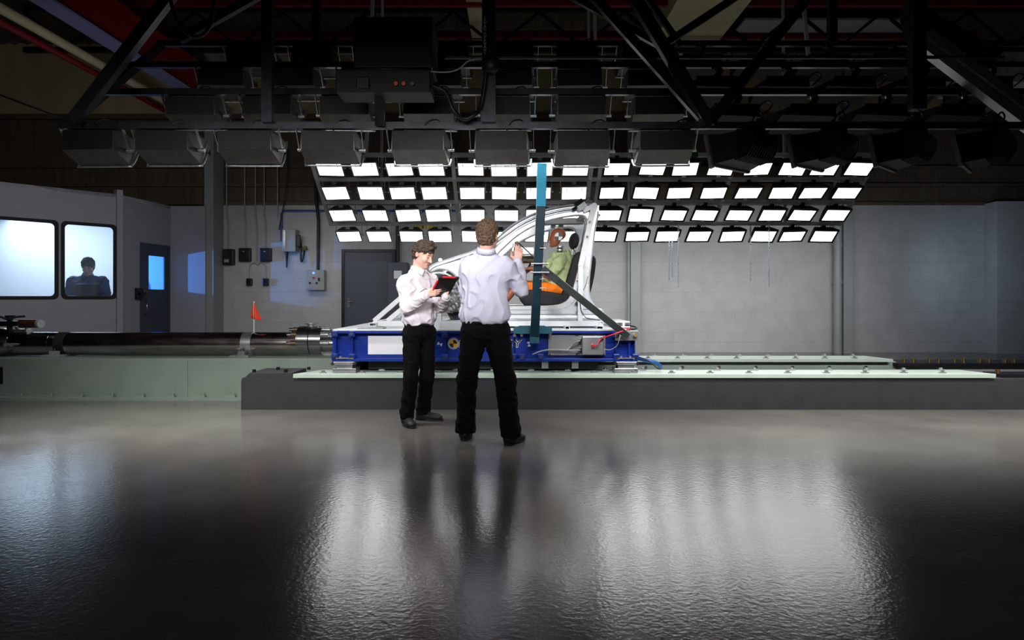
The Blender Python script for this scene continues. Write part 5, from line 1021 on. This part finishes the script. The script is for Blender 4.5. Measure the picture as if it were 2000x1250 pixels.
MB().box(P(1008, 482, YA+.26), (.035, .05, .075), Euler((0, .1, 0)).to_matrix(), .004).build('camera_body', M_black, t); MB().cyl(P(1004, 483, YA+.235), P(1004.5, 475, YA+.235), .012, 12).build('silver_grip', M_alu, t)
MB().cyl(P(1007, 472.5, YA+.26), P(1013, 473, YA+.26), .006, 8).build('brass_fitting', M_brass, t); MB().tube(cr([P(1012, 474, YA+.26), P(1022, 483, YA+.3), P(1034, 494, YA+.5), P(1043, 503, YA+.9)]), .005, 6).build('lead', M_black, t)
# ---- younger man with tablet
YC = 6.42
JB = dict(head=P(827, 497, YC-.02), neck=P(817, 531, YC), chest=P(814, 566, YC), pelvis=P(819, 643, YC), shR=P(793, 552, YC-.11), shL=P(842, 549, YC+.12),
          elR=P(793, 603, YC-.19), wrR=P(832, 575, YC-.30), elL=P(862, 600, YC+.05), wrL=P(871, 580, YC-.20),
          hipR=P(804, 655, YC-.06), knR=P(803, 740, YC-.10), anR=(PX(795, 6.33), 6.33, .10), toeR=(.45, -1, 0), hipL=P(834, 655, YC+.07), knL=P(834, 740, YC+.05), anL=(PX(827, 6.60), 6.60, .10), toeL=(1, -.28, 0),
          handR=((1, .1, .28), (.25, .9, .3), (-.1, -.2, 1), (.25, .3, .4, .5), (.8, .3, -.25, 1, -.05, .1)),
          handL=((-.55, .15, .75), (0, .9, .5), (.7, -.1, .6), (.12, .12, .15, .25), (.4, .9, .0, .7, .7, .1)))
person('person', 'young man in white shirt looking down at a red and black tablet', JB, .97, (218, 168, 152), M_shirt, M_hair, dict(tufts=[((-.03, .07, .112), (.04, .088, .098), .022, .016), ((-.04, .02, .125), (.03, .05, .128), .026, .024)]), .42, (.86, -.5, 0), (.78, -.62, 0), (PX(818, YC), YC, 0), beard=.55, bulk=.96)
C = P(867, 561, YC-.27); u = Vector((.82, .57, 0)).normalized(); v = Vector((.416, -.60, .668)).normalized(); nrm = u.cross(v)
Rt = Matrix((u, v, nrm)).transposed()
t = thing('tablet', C, 'black tablet with red edges held by the young man', 'tablet')
MB().box(C, (.19, .25, .012), Rt, .004).build('tablet_body', M_black, t)
n_ = nrm if nrm.z > 0 else -nrm
MB().box(C+n_*.007, (.17, .22, .002), Rt).build('screen', M_glassd, t)
MB().box(C+v*.128, (.13, .012, .02), Rt, .003).box(C-u*.098, (.012, .16, .02), Rt, .003).build('red_edge', M_redb, t)
for a in (-1, 1):
    for b_ in (-1, 1): MB().box(C+u*a*.088+v*b_*.118, (.03, .03, .022), Rt, .005).build('corner_bumper', M_dark, t)
cl = P(808, 545, 6.2); 
# ---- man in the booth
YM = 12.85; k = 1.26
def PM(px, py, dy=0): return P(px, py, YM+dy)
JM = dict(head=PM(172, 521, -.10), neck=PM(171, 541), chest=PM(171, 566), pelvis=PM(171, 618), shL=PM(201, 548), shR=PM(142, 548), elL=PM(211, 585, -.12), wrL=PM(192, 583, -.38), elR=PM(131, 585, -.12), wrR=PM(150, 583, -.38),
          hipR=PM(160, 625), knR=(PX(158, YM), YM, .62), anR=(PX(158, YM), YM, .1), toeR=(.3, -1, 0), hipL=PM(182, 625), knL=(PX(184, YM), YM, .62), anL=(PX(184, YM), YM, .1), toeL=(.5, -1, 0),
          handL=((-.5, -.8, -.2), (0, 0, -1), (-.8, .5, 0), (.4, .4, .4, .4), (.8, .5, .3, .9, .2, .3)), handR=((.5, -.8, -.2), (0, 0, -1), (.8, .5, 0), (.4, .4, .4, .4), (.8, .5, .3, .9, .2, .3)))
person('person', 'man in dark navy shirt behind the booth window, looking down at a laptop', JM, k, (190, 160, 150), M_navy, M_hair3, {}, .45, (.35, -1, 0), (.25, -1, 0), (PX(171, YM), YM, 0), bulk=1.2, h=.010)
dz = 1.15
t = thing('booth_desk', (-8.1, 12.6, 0), 'pale desk under the laptop inside the booth', 'desk')
LY = YM-.40; lw = PZ(582, LY)
MB().bx(-8.7, -7.6, YM-.5, YM-.16, lw-.05, lw-.01).build('desk_top', M_greys, t)
for x in (-8.6, -7.7): MB().bx(x-.03, x+.03, YM-.5, YM-.3, 0, lw-.05).build('desk_leg', M_greys, t)
t = thing('laptop', (PX(174, LY), LY, lw), 'black open laptop on the desk in front of the booth man', 'laptop')
MB().box((PX(174, LY), LY-.02, lw+.13), (PX(198, LY)-PX(150, LY), .02, .25), Euler((.12, 0, 0)).to_matrix(), .005).build('laptop_lid', M_black, t)
MB().bx(PX(150, LY), PX(198, LY), LY-.03, LY+.17, lw-.01, lw+.015, .004).build('laptop_base', M_black, t)
# =====================================================  CRASH DUMMY
YD = 8.1
def D(px, py, dy=0): return P(px, py, YD+dy)
s = SDF(); hc = D(1088, 464); Rh = frame((-1, 0, -.08)); Lh = lambda x, y, z: np.array(hc)+Rh @ np.array([x, y, z])
s.ell(Lh(0, -.015, .035), (.075, .095, .075), Rh, .03).ell(Lh(0, .03, -.03), (.058, .062, .075), Rh, .03).cone(Lh(0, .088, .01), Lh(0, .112, -.022), .008, .011, .012).ell(Lh(0, .07, -.09), (.03, .025, .02), Rh, .02).cone(Lh(-.02, .088, -.055), Lh(.02, .088, -.055), .008, None, .01)
s.ell(Lh(-.03, .095, .0), (.02, .014, .012), Rh, .012, True).ell(Lh(.03, .095, .0), (.02, .014, .012), Rh, .012, True)
mb = MB(); s.mesh(.005, None, mb)
s = SDF(); s.ell(D(1091, 530), (.11, .15, .22), frame((-1, 0, .25)), .05).ell(D(1086, 562), (.13, .16, .09), None, .05)
for q in (-1, 1):
    dy = q*.17; s.cone(D(1093, 512, dy), D(1072, 538, dy*1.25), .05, .042, .03).cone(D(1072, 538, dy*1.25), D(1040, 524, dy), .040, .03, .02)
    hh = D(1040, 524, dy); hand(s, hh, (-1, 0, -.1), (0, 0, -1), (0, -q, 0), (.5, .55, .6, .6), (.6, .5, .5, .8, .1, .5))
    dy = q*.11; s.cone(D(1082, 564, dy), D(1010, 556, dy*1.2), .075, .062, .04).cone(D(1010, 556, dy*1.2), D(984, 590, dy*1.2), .056, .042, .03).cone(D(984, 590, dy*1.2), D(966, 604, dy*1.2), .035, .03, .02).cone(D(975, 600, dy*1.2), D(955, 600, dy*1.2), .035, .03, .02)
s.mesh(.006, None, mb)
dm = mb.build('crash_dummy', M_dskin, None, D(1086, 590)); tag(dm, 'brown crash test dummy in green shirt and orange shorts in the car', 'dummy'); t = dm
s = SDF(); s.ell(D(1093, 527), (.135, .185, .25), frame((-1, 0, .28)), .05).ell(D(1086, 556), (.145, .18, .10), None, .05)
for q in (-1, 1): s.cone(D(1095, 509, q*.15), D(1081, 530, q*.20), .072, .066, .04)
s.ell(D(1096, 487), (.07, .07, .05), None, .02, True)
s.mesh(.007, folds(.010, 2, 9), m1 := MB()); m1.build('t_shirt', M_lime, t)
s = SDF(); s.ell(D(1084, 565), (.155, .19, .085), None, .04)
for q in (-1, 1): s.cone(D(1082, 564, q*.11), D(1030, 560, q*.125), .088, .080, .03)
s.mesh(.007, folds(.008, 2, 3), m1 := MB(), cuts=[(D(1029, 560), (-1, 0, 0)), (D(1090, 552), (0, 0, 1))]); m1.build('shorts', M_shorts, t)
for i in range(5): MB().cyl(D(1094-.2*i, 481+3.2*i)+Vector((0, 0, 0)), D(1094-.2*i, 483+3.2*i), .042 if i % 2 == 0 else .036, 20).build('neck_disc', M_brk if i % 2 == 0 else M_black, t)
yy = YD-.078; x, z = PX(1091, yy), PZ(462, yy)
disc(MB(), x, z, .046, yy-.006, yy+.05).build('head_target', M_signw, t); m = MB(); disc(m, x, z, .046, yy-.009, yy-.006, 0, 90, 10); disc(m, x, z, .046, yy-.009, yy-.006, 180, 270, 10); m.build('head_target', M_signk, t)
for px, py, dy in ((1073, 530, -.27), (1002, 562, -.2), (1012, 566, -.2)): MB().ell(D(px, py, dy), (.014, .008, .014)).build('joint_marker', M_signw, t)
